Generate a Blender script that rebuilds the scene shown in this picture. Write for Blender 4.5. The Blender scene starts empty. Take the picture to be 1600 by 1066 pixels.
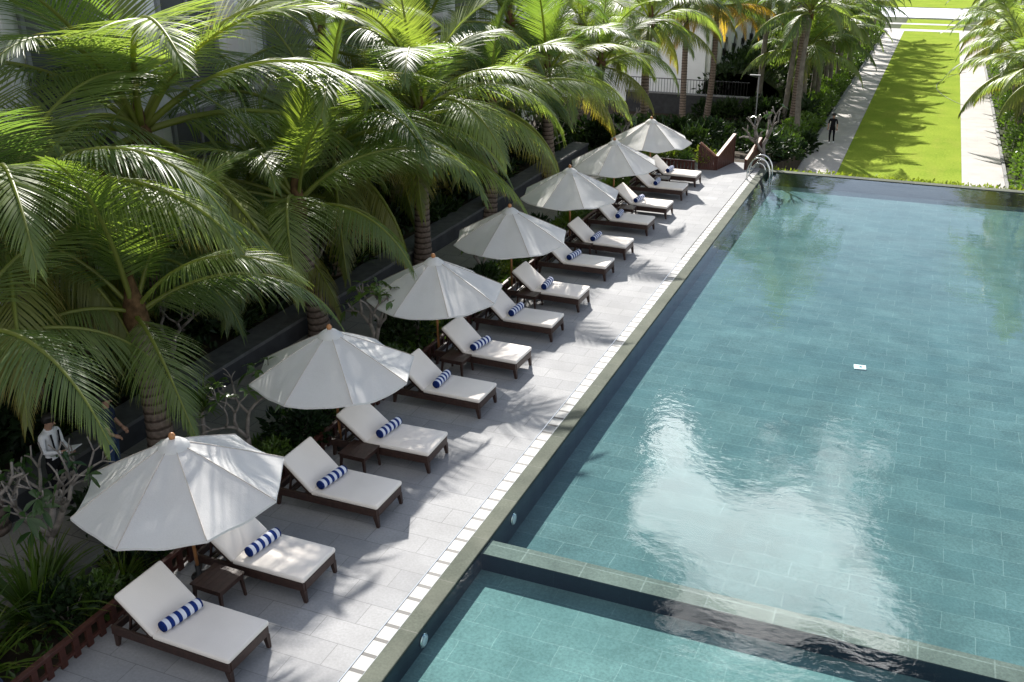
import bpy, bmesh, math, random
import numpy as np
from mathutils import Vector, Matrix
SC = bpy.context.scene
COL = SC.collection
R = math.radians
PI = math.pi

# ------------------------------------------------------------------ helpers
class MB:
    """collects geometry for ONE mesh object"""
    def __init__(s):
        s.v = []; s.f = []; s.m = []; s.uv = []
    def add(s, V, F, mi=0, UV=None):
        o = len(s.v)
        s.v += [tuple(map(float, p)) for p in V]
        for f in F:
            s.f.append(tuple(i + o for i in f)); s.m.append(mi)
        s.uv += list(UV) if UV is not None else [(0.0, 0.0)] * len(V)
        return s
    def box(s, x0, x1, y0, y1, z0, z1, mi=0, M=None):
        V = [(x, y, z) for z in (z0, z1) for y in (y0, y1) for x in (x0, x1)]
        if M is not None: V = [M @ Vector(p) for p in V]
        return s.add(V, [(0, 2, 3, 1), (4, 5, 7, 6), (0, 1, 5, 4), (2, 6, 7, 3), (0, 4, 6, 2), (1, 3, 7, 5)], mi)
    def bar(s, a, b, w, h, mi=0, up=(0, 0, 1), taper=1.0):
        a = Vector(a); b = Vector(b); d = (b - a); L = d.length; d.normalize()
        u = Vector(up); sd = d.cross(u)
        if sd.length < 1e-4: sd = d.cross(Vector((1, 0, 0)))
        sd.normalize(); u = sd.cross(d).normalized()
        V = []
        for P, k in ((a, 1.0), (b, taper)):
            for i, j in ((-1, -1), (1, -1), (1, 1), (-1, 1)):
                V.append(P + sd * (w / 2 * i * k) + u * (h / 2 * j * k))
        return s.add(V, [(3, 2, 1, 0), (4, 5, 6, 7), (0, 1, 5, 4), (1, 2, 6, 5), (2, 3, 7, 6), (3, 0, 4, 7)], mi)
    def tube(s, P, rad, n=8, mi=0, cap=True):
        P = [Vector(p) for p in P]
        if not hasattr(rad, '__len__'): rad = [rad] * len(P)
        V = []; UV = []; ref = None; dist = 0
        for i, p in enumerate(P):
            t = (P[min(i + 1, len(P) - 1)] - P[max(i - 1, 0)])
            if t.length < 1e-9: t = Vector((0, 0, 1))
            t.normalize()
            if ref is None:
                ref = t.orthogonal().normalized()
            ref = (ref - t * ref.dot(t))
            if ref.length < 1e-6: ref = t.orthogonal()
            ref.normalize(); b = t.cross(ref)
            if i: dist += (p - P[i - 1]).length
            for k in range(n):
                a = 2 * PI * k / n
                V.append(p + (ref * math.cos(a) + b * math.sin(a)) * rad[i]); UV.append((k / n, dist))
        F = []
        for i in range(len(P) - 1):
            for k in range(n):
                k2 = (k + 1) % n
                F.append((i * n + k, i * n + k2, (i + 1) * n + k2, (i + 1) * n + k))
        if cap:
            F.append(tuple(range(n - 1, -1, -1))); F.append(tuple((len(P) - 1) * n + k for k in range(n)))
        return s.add(V, F, mi, UV)
    def build(s, name, mats, parent=None, smooth=False, bevel=0, loc=None):
        me = bpy.data.meshes.new(name)
        me.from_pydata(s.v, [], s.f)
        if not isinstance(mats, (list, tuple)): mats = [mats]
        for m in mats: me.materials.append(m)
        if len(mats) > 1: me.polygons.foreach_set('material_index', s.m)
        lay = me.uv_layers.new(name='uv')
        li = np.empty(len(me.loops), dtype=np.int32); me.loops.foreach_get('vertex_index', li)
        lay.data.foreach_set('uv', np.array(s.uv, dtype=np.float32)[li].ravel())
        if smooth: me.polygons.foreach_set('use_smooth', [True] * len(me.polygons))
        me.update()
        o = bpy.data.objects.new(name, me); COL.objects.link(o)
        if parent: o.parent = parent
        if loc is not None: o.location = loc
        if bevel:
            b = o.modifiers.new('bevel', 'BEVEL'); b.width = bevel; b.segments = 2; b.limit_method = 'ANGLE'
        return o

def tag(o, label=None, cat=None, group=None, kind=None):
    if label: o['label'] = label
    if cat: o['category'] = cat
    if group: o['group'] = group
    if kind: o['kind'] = kind
    return o
def empty(name, loc, rz=0.0, label=None, cat=None, group=None):
    o = bpy.data.objects.new(name, None); COL.objects.link(o)
    o.location = loc; o.rotation_euler = (0, 0, rz); o.empty_display_size = .1
    return tag(o, label, cat, group)
def copy_tree(o, parent=None):
    c = o.copy(); COL.objects.link(c)
    if parent is not None: c.parent = parent
    for ch in o.children: copy_tree(ch, c)
    return c
def structure(o): return tag(o, kind='structure')

# ------------------------------------------------------------------ materials
class NT:
    def __init__(s, name):
        s.mat = bpy.data.materials.new(name); s.mat.use_nodes = True
        s.nt = s.mat.node_tree; s.n = s.nt.nodes; s.l = s.nt.links
        s.bsdf = s.n['Principled BSDF']; s.out = s.n['Material Output']
    def node(s, t, **kw):
        nd = s.n.new(t)
        for k, v in kw.items():
            if k.startswith('i_'):
                key = k[2:]; key = int(key) if key.isdigit() else key.replace('_', ' ')
                nd.inputs[key].default_value = v
            else: setattr(nd, k, v)
        return nd
    def link(s, a, b): s.l.new(a, b)
    def coord(s, kind='Object', scale=(1, 1, 1), rot=(0, 0, 0)):
        tc = s.node('ShaderNodeTexCoord'); mp = s.node('ShaderNodeMapping')
        mp.inputs['Scale'].default_value = scale; mp.inputs['Rotation'].default_value = rot
        s.link(tc.outputs[kind], mp.inputs[0]); return mp.outputs[0]
    def noise(s, vec, scale, detail=4, rough=.55):
        nd = s.node('ShaderNodeTexNoise'); nd.inputs['Scale'].default_value = scale
        nd.inputs['Detail'].default_value = detail; nd.inputs['Roughness'].default_value = rough
        if vec is not None: s.link(vec, nd.inputs['Vector'])
        return nd.outputs['Fac']
    def ramp(s, fac, stops):
        nd = s.node('ShaderNodeValToRGB'); e = nd.color_ramp.elements
        while len(e) < len(stops): e.new(.5)
        for i, (p, c) in enumerate(stops):
            e[i].position = p; e[i].color = (*c, 1) if len(c) == 3 else c
        s.link(fac, nd.inputs[0]); return nd.outputs[0]
    def mix(s, fac, a, b, blend='MIX'):
        nd = s.node('ShaderNodeMix', data_type='RGBA', blend_type=blend)
        for sock, v in ((nd.inputs[0], fac), (nd.inputs[6], a), (nd.inputs[7], b)):
            if isinstance(v, (int, float)): sock.default_value = v
            elif isinstance(v, tuple): sock.default_value = (*v, 1) if len(v) == 3 else v
            else: s.link(v, sock)
        return nd.outputs[2]
    def math(s, op, a, b=0.0):
        nd = s.node('ShaderNodeMath', operation=op)
        for i, v in enumerate((a, b)):
            if isinstance(v, (int, float)): nd.inputs[i].default_value = v
            else: s.link(v, nd.inputs[i])
        return nd.outputs[0]
    def bump(s, h, strength=.3, dist=.02):
        nd = s.node('ShaderNodeBump'); nd.inputs['Strength'].default_value = strength; nd.inputs['Distance'].default_value = dist
        s.link(h, nd.inputs['Height']); return nd.outputs[0]
    def set(s, color=None, rough=.6, spec=.4, normal=None, metal=0):
        b = s.bsdf
        if color is not None:
            if isinstance(color, tuple): b.inputs['Base Color'].default_value = (*color, 1)
            else: s.link(color, b.inputs['Base Color'])
        if isinstance(rough, (int, float)): b.inputs['Roughness'].default_value = rough
        else: s.link(rough, b.inputs['Roughness'])
        b.inputs['Specular IOR Level'].default_value = spec; b.inputs['Metallic'].default_value = metal
        if normal is not None: s.link(normal, b.inputs['Normal'])
        return s.mat

def simple(name, col, rough=.6, spec=.4, var=.12, scale=6, bump=.0, metal=0, kind='Object'):
    t = NT(name); v = t.coord(kind); nz = t.noise(v, scale, 5)
    dark = tuple(c * (1 - var) for c in col); lite = tuple(min(1, c * (1 + var)) for c in col)
    return t.set(t.ramp(nz, [(.3, dark), (.7, lite)]), rough, spec, t.bump(nz, bump) if bump else None, metal)

def tiles(name, c1, c2, mortar, w, h, msize=.006, rough=.6, spec=.35, rot=0, var=.15, offset=.5, bumpk=.25, blotch=None, warp=0.0):
    t = NT(name); v = t.coord('Object', rot=(0, 0, rot))
    if warp:
        nw = t.node('ShaderNodeTexNoise'); nw.inputs['Scale'].default_value = 1.7; nw.inputs['Detail'].default_value = 3; t.link(v, nw.inputs['Vector'])
        va = t.node('ShaderNodeVectorMath', operation='MULTIPLY_ADD'); t.link(nw.outputs['Color'], va.inputs[0]); va.inputs[1].default_value = (warp, warp, 0); t.link(v, va.inputs[2]); v = va.outputs[0]
    br = t.node('ShaderNodeTexBrick'); br.offset = offset
    br.inputs['Scale'].default_value = 1; br.inputs['Mortar Size'].default_value = msize
    br.inputs['Brick Width'].default_value = w; br.inputs['Row Height'].default_value = h
    br.inputs['Mortar Smooth'].default_value = .1
    br.inputs['Color1'].default_value = (*c1, 1); br.inputs['Color2'].default_value = (*c2, 1); br.inputs['Mortar'].default_value = (*mortar, 1)
    t.link(v, br.inputs['Vector'])
    n1 = t.noise(v, 1.1, 6, .6); n2 = t.noise(v, 26, 4, .6)
    col = t.mix(1.0, br.outputs['Color'], t.ramp(n1, [(.25, (1 - var,) * 3), (.75, (1 + var * .6,) * 3)]), 'MULTIPLY')
    col = t.mix(1.0, col, t.ramp(n2, [(.3, (1 - var * .8,) * 3), (.7, (1 + var * .5,) * 3)]), 'MULTIPLY')
    if blotch: col = t.mix(t.math('MULTIPLY', t.ramp(t.noise(v, .6, 5, .65), [(.45, (0, 0, 0)), (.7, (1, 1, 1))]), blotch[1]), col, blotch[0])
    hgt = t.math('SUBTRACT', t.math('MULTIPLY', n2, .3), br.outputs['Fac'])
    return t.set(col, rough, spec, t.bump(hgt, bumpk, .006))

def leaf_mat(name, c_dark, c_lite, c_tip, trans=.4, rough=.36, tcol=None, tip0=.78, spec=.5, rib=(.22, .24, .06)):
    t = NT(name)
    uv = t.node('ShaderNodeUVMap'); sp = t.node('ShaderNodeSeparateXYZ'); t.link(uv.outputs[0], sp.inputs[0])
    oi = t.node('ShaderNodeObjectInfo'); v = t.coord('Object')
    nz = t.noise(v, 1.6, 3)
    f = t.math('ADD', t.math('MULTIPLY', oi.outputs['Random'], .55), t.math('MULTIPLY', nz, .5))
    col = t.ramp(f, [(.2, c_dark), (.8, c_lite)])
    tip = t.math('MULTIPLY', t.math('SUBTRACT', sp.outputs[0], tip0), 1 / (1.001 - tip0))
    tip = t.math('MULTIPLY', t.math('MAXIMUM', tip, 0), t.math('ADD', oi.outputs['Random'], .25))
    col = t.mix(t.math('MINIMUM', tip, 1), col, c_tip)
    isr = t.math('LESS_THAN', sp.outputs[0], -.5)
    col = t.mix(isr, col, rib)
    t.set(col, rough, spec)
    tr = t.node('ShaderNodeBsdfTranslucent')
    tc = t.mix(1.0, col, tcol or (1.95, 2.1, .85), 'MULTIPLY'); t.link(tc, tr.inputs[0])
    mx = t.node('ShaderNodeMixShader'); mx.inputs[0].default_value = trans
    t.link(t.bsdf.outputs[0], mx.inputs[1]); t.link(tr.outputs[0], mx.inputs[2]); t.link(mx.outputs[0], t.out.inputs[0])
    return t.mat

M = {}
M['deck'] = tiles('deck_granite', (.306, .308, .312), (.262, .265, .272), (.19, .19, .195),   .9, .45, .006, .8, .12, rot=0, var=.16, blotch=((.215, .216, .22), .5))
M['paving'] = tiles('walk_paving', (.235, .22, .20), (.20, .19, .175), (.12, .115, .11), .8, .8, .01, .8, .2, var=.2)
M['coping'] = tiles('coping_greenstone', (.112, .122, .098), (.090, .101, .082), (.15, .155, .135), 1.6, 1.2, .008, .85, .06, var=.3, offset=0, blotch=((.16, .165, .135), .5))
M['weir'] = tiles('weir_stone', (.15, .15, .13), (.12, .125, .108), (.2, .2, .18), .95, .8, .012, .8, .1, var=.3, offset=0)
M['pooltile'] = tiles('pool_tile', (.118, .170, .172), (.096, .146, .152), (.175, .228, .228), 0.90, .44, .007, 1.0, .0, warp=.09, var=.3, offset=.5, blotch=((.068, .118, .124), .55))
M['pooltile2'] = tiles('front_pool_tile', (.155, .225, .220), (.130, .200, .198), (.20, .27, .265), 0.90, .44, .007, 1.0, .0, warp=.09, var=.3, offset=.5, blotch=((.10, .165, .165), .5))  # pool tile lightened, standing in for less light absorbed by shallow water
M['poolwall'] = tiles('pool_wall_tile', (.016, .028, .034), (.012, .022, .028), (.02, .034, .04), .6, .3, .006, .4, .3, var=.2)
M['drain'] = tiles('drain_block', (.30, .30, .29), (.25, .25, .245), (.02, .02, .02), .32, 5, .034, .6, .3, rot=PI / 2, var=.12, offset=0)
M['slot'] = simple('dark_slot', (.02, .02, .02), .8)
M['path'] = tiles('path_paving', (.40, .375, .36), (.36, .345, .33), (.33, .31, .30), 1.2, .6, .008, .8, .2, var=.14)
M['soil'] = simple('soil', (.045, .035, .025), .95, .1, .4, 3, .5)
M['kerb'] = simple('kerb_stone', (.20, .20, .20), .75, .25, .2, 5)
M['wallgrey'] = simple('planter_wall', (.04, .041, .044), .75, .25, .25, 3)
M['mound'] = simple('planted_ground', (.035, .045, .018), .95, .1, .5, 2, .5)
M['plaster'] = simple('white_plaster', (.84, .84, .84), .8, .2, .06, 1.2)
M['plaster2'] = simple('white_trim', (.80, .80, .79), .75, .2, .05, 2)
M['pane'] = simple('window_pane', (.10, .105, .115), .25, .5, .2, 1)
M['louver'] = simple('grey_frame', (.30, .30, .31), .6, .3, .1, 3)
M['darkmetal'] = simple('dark_metal', (.02, .02, .02), .5, .4)
M['steel'] = simple('polished_steel', (.72, .72, .70), .13, .5, .04, 3, metal=1)
M['darkwood'] = simple('dark_brown_wood', (.040, .021, .016), .42, .45, .35, 14)
M['redwood'] = simple('red_brown_timber', (.060, .020, .014), .5, .35, .35, 9)
M['redwood2'] = simple('sunlit_red_timber', (.20, .085, .05), .5, .4, .3, 9)  # same red timber, lightened as if sunlit, for the top caps
M['polewood'] = simple('varnished_pole_wood', (.38, .17, .065), .4, .45, .25, 12)
M['floatwhite'] = simple('white_plastic', (.82, .82, .80), .4, .4, .04)
M['lightlens'] = simple('pool_light_lens', (.55, .6, .62), .25, .5, .05)

def fabric(name, col, trans=0.0, scale=90, fold=0):
    t = NT(name); v = t.coord('Object'); nz = t.noise(v, scale, 3); n2 = t.noise(v, 2.2, 4)
    c = t.mix(1.0, t.ramp(nz, [(.3, tuple(x * .95 for x in col)), (.7, col)]), t.ramp(n2, [(.3, (.95, .945, .94)), (.7, (1, 1, 1))]), 'MULTIPLY')
    t.set(c, .9, .12, t.bump(t.math('ADD', t.math('MULTIPLY', nz, .15), n2), .35 if fold else .12, .05 if fold else .01))
    if trans:
        tr = t.node('ShaderNodeBsdfTranslucent'); t.link(c, tr.inputs[0])
        mx = t.node('ShaderNodeMixShader'); mx.inputs[0].default_value = trans
        t.link(t.bsdf.outputs[0], mx.inputs[1]); t.link(tr.outputs[0], mx.inputs[2]); t.link(mx.outputs[0], t.out.inputs[0])
    return t.mat
M['canopy'] = fabric('canvas_white', (.86, .855, .84), .42, 60, 1)
M['cushion'] = fabric('cushion_cream', (.80, .745, .68), 0, 120)
M['piping'] = fabric('cushion_piping', (.55, .50, .45), 0, 120)
t = NT('striped_towel'); v = t.coord('Object'); sp = t.node('ShaderNodeSeparateXYZ'); t.link(v, sp.inputs[0])
fr = t.math('FRACT', t.math('ADD', t.math('MULTIPLY', sp.outputs[1], 1 / .125), 10.25))
st = t.math('GREATER_THAN', fr, .5); nz = t.noise(v, 150, 2)
M['towel'] = t.set(t.mix(st, (.66, .69, .76), (.014, .035, .17)), .95, .05, t.bump(nz, .6, .01))
M['towelend'] = simple('navy_towel', (.012, .028, .13), .95, .05, .3, 60)

t = NT('lawn_grass'); v = t.coord('Object')
n1 = t.noise(v, .35, 6, .65); n2 = t.noise(v, 9, 4, .7); n3 = t.noise(t.coord('Object', (1, .25, 1)), 40, 2)
c = t.ramp(n1, [(.3, (.18, .255, .038)), (.7, (.26, .325, .052))])
c = t.mix(1.0, c, t.ramp(n2, [(.3, (.66, .70, .66)), (.7, (1.15, 1.12, 1.1))]), 'MULTIPLY')
c = t.mix(t.ramp(t.noise(t.coord('Object', (1.6, .5, 1)), .55, 6, .7), [(.5, (0, 0, 0)), (.72, (.25, .25, .25))]), c, (.30, .27, .075))
M['lawn'] = t.set(c, 1.0, .0, t.bump(t.math('ADD', n2, n3), .6, .04))

t = NT('pool_water')
v = t.coord('Object'); v2 = t.coord('Object', (1, 1.35, 1))
w1 = t.noise(v, .8, 2, .5); w2 = t.noise(v2, 3.0, 3, .55); w3 = t.noise(v2, 7.5, 2, .5)
patch = t.ramp(t.noise(v, .16, 3), [(.42, (.25,) * 3), (.62, (1,) * 3)])
h = t.math('ADD', t.math('MULTIPLY', w1, .32), t.math('MULTIPLY', t.math('ADD', t.math('MULTIPLY', w2, .30), t.math('MULTIPLY', w3, .075)), patch))
bm = t.bump(h, .36, .05)
geo = t.node('ShaderNodeNewGeometry'); dt = t.node('ShaderNodeVectorMath', operation='DOT_PRODUCT'); t.link(geo.outputs['Incoming'], dt.inputs[0]); t.link(bm, dt.inputs[1])
cosi = t.math('MINIMUM', t.math('ABSOLUTE', dt.outputs['Value']), 1.0)
fres = t.math('ADD', t.math('MULTIPLY', t.math('POWER', t.math('SUBTRACT', 1.0, cosi), 5.0), .98), .02)   # Schlick, same from both sides
gl = t.node('ShaderNodeBsdfGlossy'); gl.inputs['Roughness'].default_value = .015; t.link(bm, gl.inputs['Normal'])
tr = t.node('ShaderNodeBsdfTransparent'); tr.inputs[0].default_value = (.80, .93, .93, 1)
mx = t.node('ShaderNodeMixShader'); t.link(fres, mx.inputs[0]); t.link(tr.outputs[0], mx.inputs[1]); t.link(gl.outputs[0], mx.inputs[2])
t.link(mx.outputs[0], t.out.inputs[0]); M['water'] = t.mat

# palm trunk: ringed grey-brown bark
t = NT('palm_bark'); uv = t.node('ShaderNodeUVMap'); sp = t.node('ShaderNodeSeparateXYZ'); t.link(uv.outputs[0], sp.inputs[0])
v = t.coord('Object'); nz = t.noise(v, 5, 5, .6)
fr = t.math('FRACT', t.math('ADD', t.math('MULTIPLY', sp.outputs[1], 1 / .155), t.math('MULTIPLY', nz, .45)))
ring = t.ramp(fr, [(0, (.075, .055, .045)), (.18, (.09, .066, .052)), (.30, (.19, .145, .118)), (.9, (.24, .19, .16)), (1, (.09, .066, .052))])
c = t.mix(1.0, ring, t.ramp(t.noise(v, 14, 4), [(.3, (.6, .6, .6)), (.7, (1.15, 1.12, 1.1))]), 'MULTIPLY')
M['bark'] = t.set(c, .85, .2, t.bump(t.math('ADD', fr, nz), .5, .03))
M['barkfar'] = simple('grey_palm_bark', (.17, .15, .13), .85, .2, .35, 4, .4)
M['fibre'] = simple('palm_fibre', (.10, .06, .03), .95, .1, .5, 8, .6)
M['plumbark'] = simple('frangipani_bark', (.21, .185, .165), .8, .25, .4, 7, .4)
M['frond'] = leaf_mat('palm_frond', (.066, .112, .036), (.185, .228, .076), (.24, .18, .04), .5, .46, tip0=.86, spec=.6)
M['frond_young'] = leaf_mat('palm_frond_young', (.075, .120, .030), (.165, .200, .050), (.18, .19, .03), .5, .46, tip0=.88, spec=.6)
M['frond_old'] = leaf_mat('palm_frond_old', (.10, .13, .036), (.22, .22, .065), (.27, .19, .05), .44, .45, tip0=.55, spec=.4)
M['frond_dry'] = leaf_mat('palm_frond_dry', (.26, .15, .03), (.42, .27, .06), (.30, .18, .07), .4, .5, tip0=.6)
M['leaf'] = leaf_mat('shrub_leaf', (.030, .068, .014), (.08, .135, .024), (.08, .11, .02), .32, .35, rib=(.08, .07, .04))
M['leafshade'] = leaf_mat('shaded_dark_leaf', (.009, .023, .008), (.024, .044, .012), (.035, .05, .016), .2, .5, spec=.25, rib=(.06, .05, .03))  # dark foliage, colour deepened further to carry the palms' shade
M['leaflime'] = leaf_mat('lime_leaf', (.06, .10, .012), (.14, .17, .025), (.16, .16, .03), .4, .4, rib=(.08, .07, .04))
M['strap'] = leaf_mat('strap_leaf', (.03, .068, .010), (.085, .13, .016), (.16, .15, .03), .36, .32, tip0=.8)
M['plumleaf'] = leaf_mat('frangipani_leaf', (.03, .07, .02), (.08, .13, .03), (.1, .13, .04), .32, .3)
M['flower'] = simple('pink_flower', (.55, .12, .12), .7)

# ------------------------------------------------------------------ the setting
def sheet(name, x0, x1, y0, y1, z, m, kind='structure', nx=1, ny=1):
    b = MB(); V = []; F = []
    for j in range(ny + 1):
        for i in range(nx + 1): V.append((x0 + (x1 - x0) * i / nx, y0 + (y1 - y0) * j / ny, z))
    for j in range(ny):
        for i in range(nx):
            a = j * (nx + 1) + i; F.append((a, a + 1, a + nx + 2, a + nx + 1))
    b.add(V, F); o = b.build(name, m); return tag(o, kind=kind)

LZ = -3.0                                    # level of the garden beyond the pool
sheet('ground', -400, 400, 36, 900, LZ - .03, M['mound'])
lawn = sheet('lawn', -3.8, 2.1, 40.5, 128, LZ, M['lawn'])
sheet('lawn_strip', -4.4, 2.6, 130.6, 136.2, LZ, M['lawn'])
sheet('lawn_strip', -4.0, 2.8, 138.2, 144.0, LZ, M['lawn'])
sheet('field', -90, 90, 164, 420, LZ + .02, M['lawn'])
sheet('garden_path', -5.75, -3.804, 40.5, 128, LZ + .01, M['path'])
sheet('garden_path', 2.104, 4.05, 40.5, 128, LZ + .01, M['path'])
sheet('cross_path', -12, 10, 128.004, 130.596, LZ + .01, M['path'])
sheet('cross_path', -12, 10, 136.204, 138.196, LZ + .01, M['path'])
t = NT('plaza_paving'); M['plaza'] = t.set((.55, .57, .62), .7, .3)
sheet('plaza', -40, 40, 146.5, 163, LZ + .01, M['plaza'])
b = MB()
for x0, x1 in ((-5.9, -5.754), (4.054, 4.2)): b.box(x0, x1, 40.5, 128, LZ - .1, LZ + .1)
structure(b.build('path_kerb', M['kerb']))

# upper terrace: planted ground that slopes down beyond the deck
b = MB(); V = []; F = []
ys = [-12, 0, 10, 20, 30, 38.6] + [39 + i * 1.5 for i in range(14)] + [70]
xs = [-60, -40, -18, -13.3, -9.5]
def slope(y):
    k = min(1, max(0, (y - 40) / 17)); return LZ * k * k * (3 - 2 * k)
for y in ys:
    for x in xs: V.append((x, y, slope(y) - .015))
for j in range(len(ys) - 1):
    for i in range(len(xs) - 1):
        a = j * len(xs) + i; F.append((a, a + 1, a + len(xs) + 1, a + len(xs)))
b.add(V, F)
# right part beyond the deck end (between the deck and the garden path)
V = []; F = []; ys2 = [y for y in ys if y >= 39]
for y in ys2:
    for x in (-9.5, -7.6, -6.1): V.append((x, y, slope(y) - .015))
for j in range(len(ys2) - 1):
    for i in range(2):
        a = j * 3 + i; F.append((a, a + 1, a + 4, a + 3))
b.add(V, F); structure(b.build('terrace_ground', M['soil']))
b = MB(); b.add([(-6.1, 39.4, -.3), (-6.1, 57.5, LZ), (-5.76, 39.4, LZ), (-5.76, 57.5, LZ - .02)], [(0, 1, 3, 2)]); structure(b.build('bank', M['soil']))
# pavement walkway left of the planting bed
sheet('walkway', -12.75, -10.75, -12, 39, .004, M['paving'])
b = MB()
b.box(-13.35, -12.754, -12, 39, -.1, .42); structure(b.build('planter_wall', M['wallgrey']))
b = MB(); b.box(-13.42, -12.72, -12, 39, .424, .50); structure(b.build('planter_coping', simple('planter_coping_stone', (.10, .10, .10), .8, .2, .25, 4)))
b = MB(); b.box(-40, -13.424, -12, 39, -.1, .40); structure(b.build('planter_soil', M['soil']))
b = MB(); b.box(-10.746, -10.62, -12, 38, -.1, .10); structure(b.build('bed_kerb', M['kerb']))
# steps down to the garden
b = MB()
for i in range(18):
    y0 = 39.9 + i * .75; b.box(-7.45, -6.25, y0, y0 + .749, LZ - .3, -.03 - i * .165)
structure(b.build('garden_steps', M['kerb']))

# deck, drain, coping, pool
XD, XS, XC = -5.92, -5.69, -5.40             # deck edge, drain edge, inner coping edge
sheet('pool_deck', -9.5, XD, -12, 39.9, 0, M['deck'])
b = MB(); b.box(-9.5, -6.1, 39.9, 39.98, LZ, -.004); b.box(-9.5, -9.42, -12, 39.9, -.3, -.004); structure(b.build('deck_edge', M['wallgrey']))
sheet('drain_slot', XD, XD + .022, -12, 39.2, -.02, M['slot'])
sheet('drain_strip', XD + .022, XS, -12, 39.2, -.002, M['drain'])
Y0, YW0, YW1, YF = -12.0, 11.72, 12.10, 38.88
WZ = -.035
XR = 16.0
b = MB()
b.box(XS, XC, Y0, YF + .35, -1.2, 0)                       # side coping
b.box(XC, XR, YF, YF + .35, -1.2, -.012)                   # far coping
structure(b.build('pool_coping', M['coping'], bevel=.012))
b = MB(); b.box(XC + .002, XR, YW0, YW1, -.95, WZ - .03); structure(b.build('pool_weir', M['weir']))
D1, D2 = -.55, -.37
sheet('pool_floor', XC, XR, YW1, YF, D1, M['pooltile'])
sheet('pool_floor', XC, XR, Y0, YW0, D2, M['pooltile2'])
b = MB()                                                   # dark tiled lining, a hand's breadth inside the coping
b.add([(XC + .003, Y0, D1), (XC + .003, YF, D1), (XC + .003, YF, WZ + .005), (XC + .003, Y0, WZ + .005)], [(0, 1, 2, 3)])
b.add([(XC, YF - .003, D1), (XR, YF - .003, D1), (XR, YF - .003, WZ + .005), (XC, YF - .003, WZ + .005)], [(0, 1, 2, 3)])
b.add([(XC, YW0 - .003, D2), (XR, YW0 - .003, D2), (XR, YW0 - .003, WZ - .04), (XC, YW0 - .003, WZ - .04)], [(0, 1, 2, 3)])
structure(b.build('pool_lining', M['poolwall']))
b = MB(); b.box(XC - .3, XR, YF + .351, YF + .50, LZ - .1, -.06); structure(b.build('pool_end_wall', M['wallgrey']))
structure(sheet('water', XC, XR, Y0, YF, WZ, M['water']))

# ------------------------------------------------------------------ sun loungers, towels, tables, umbrellas
ORD = ['nearest', 'second', 'third', 'fourth', 'fifth', 'sixth', 'seventh', 'eighth', 'ninth', 'tenth', 'eleventh', 'twelfth', 'thirteenth', 'farthest']
def rounded_slab(L, W, T, r=.035, seg=3, nx=10, ny=6, puff=.012):
    bm = bmesh.new(); bmesh.ops.create_cube(bm, size=1)
    bmesh.ops.scale(bm, vec=(L, W, T), verts=bm.verts)
    bmesh.ops.bevel(bm, geom=bm.edges[:], offset=r, segments=seg, profile=.5, affect='EDGES')
    V = [v.co.copy() for v in bm.verts]; F = [[v.index for v in f.verts] for f in bm.faces]; bm.free(); return V, F
def make_lounger(deg=41.0):
    root = empty('sun_lounger', (0, 0, 0))
    L, W, HX, ang, BL = 1.24, .86, -1.22, R(deg), .74
    V, F = rounded_slab(L, W, .085)
    MB().add([Vector(p) + Vector((-L / 2 + .01, 0, .385)) for p in V], F).build('seat_cushion', M['cushion'], root, True)
    Mx = Matrix.Translation((HX, 0, .36)) @ Matrix.Rotation(ang, 4, 'Y')
    V, F = rounded_slab(BL, W, .085)
    MB().add([Mx @ (Vector(p) + Vector((-BL / 2 - .015, 0, .03))) for p in V], F).build('back_cushion', M['cushion'], root, True)
    b = MB(); fw = W / 2 - .01
    b.box(-1.95, -.01, -fw, -fw + .045, .20, .335); b.box(-1.95, -.01, fw - .045, fw, .20, .335)
    b.box(-.05, 0, -fw + .046, fw - .046, .20, .337); b.box(-1.95, -1.90, -fw + .046, fw - .046, .22, .33)
    for x in (-1.45, -1.7): b.box(x, x + .06, -fw + .046, fw - .046, .24, .27)
    b.box(-1.2, -.06, -fw + .046, fw - .046, .30, .333)
    b.build('frame', M['darkwood'], root, bevel=.006)
    for x in (-.04, -1.88):
        for s in (-1, 1):
            b = MB(); y = s * (fw - .035)
            b.bar((x, y, .20), (x + (.03 if x > -1 else -.03), y, 0), .075, .075, up=(1, 0, 0), taper=.62); b.build('leg', M['darkwood'], root)
    b = MB()
    for s in (-1, 1):
        y = s * (fw - .03)
        b.bar(Mx @ Vector((.0, y, -.03)), Mx @ Vector((-BL, y, -.03)), .04, .04, up=(0, 1, 0))
    for k in range(5):
        x = -.1 - k * .145
        b.bar(Mx @ Vector((x, -fw + .05, -.03)), Mx @ Vector((x, fw - .05, -.03)), .06, .018, up=(Mx.to_3x3() @ Vector((0, 0, 1))))
    b.build('backrest_frame', M['darkwood'], root)
    b = MB()
    for s in (-1, 1): b.bar(Mx @ Vector((-.52, s * .3, -.05)), (-1.72, s * .3, .28), .03, .03)
    b.bar((-1.72, -.32, .28), (-1.72, .32, .28), .03, .03)
    b.build('prop_stay', M['darkwood'], root)
    return root
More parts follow.
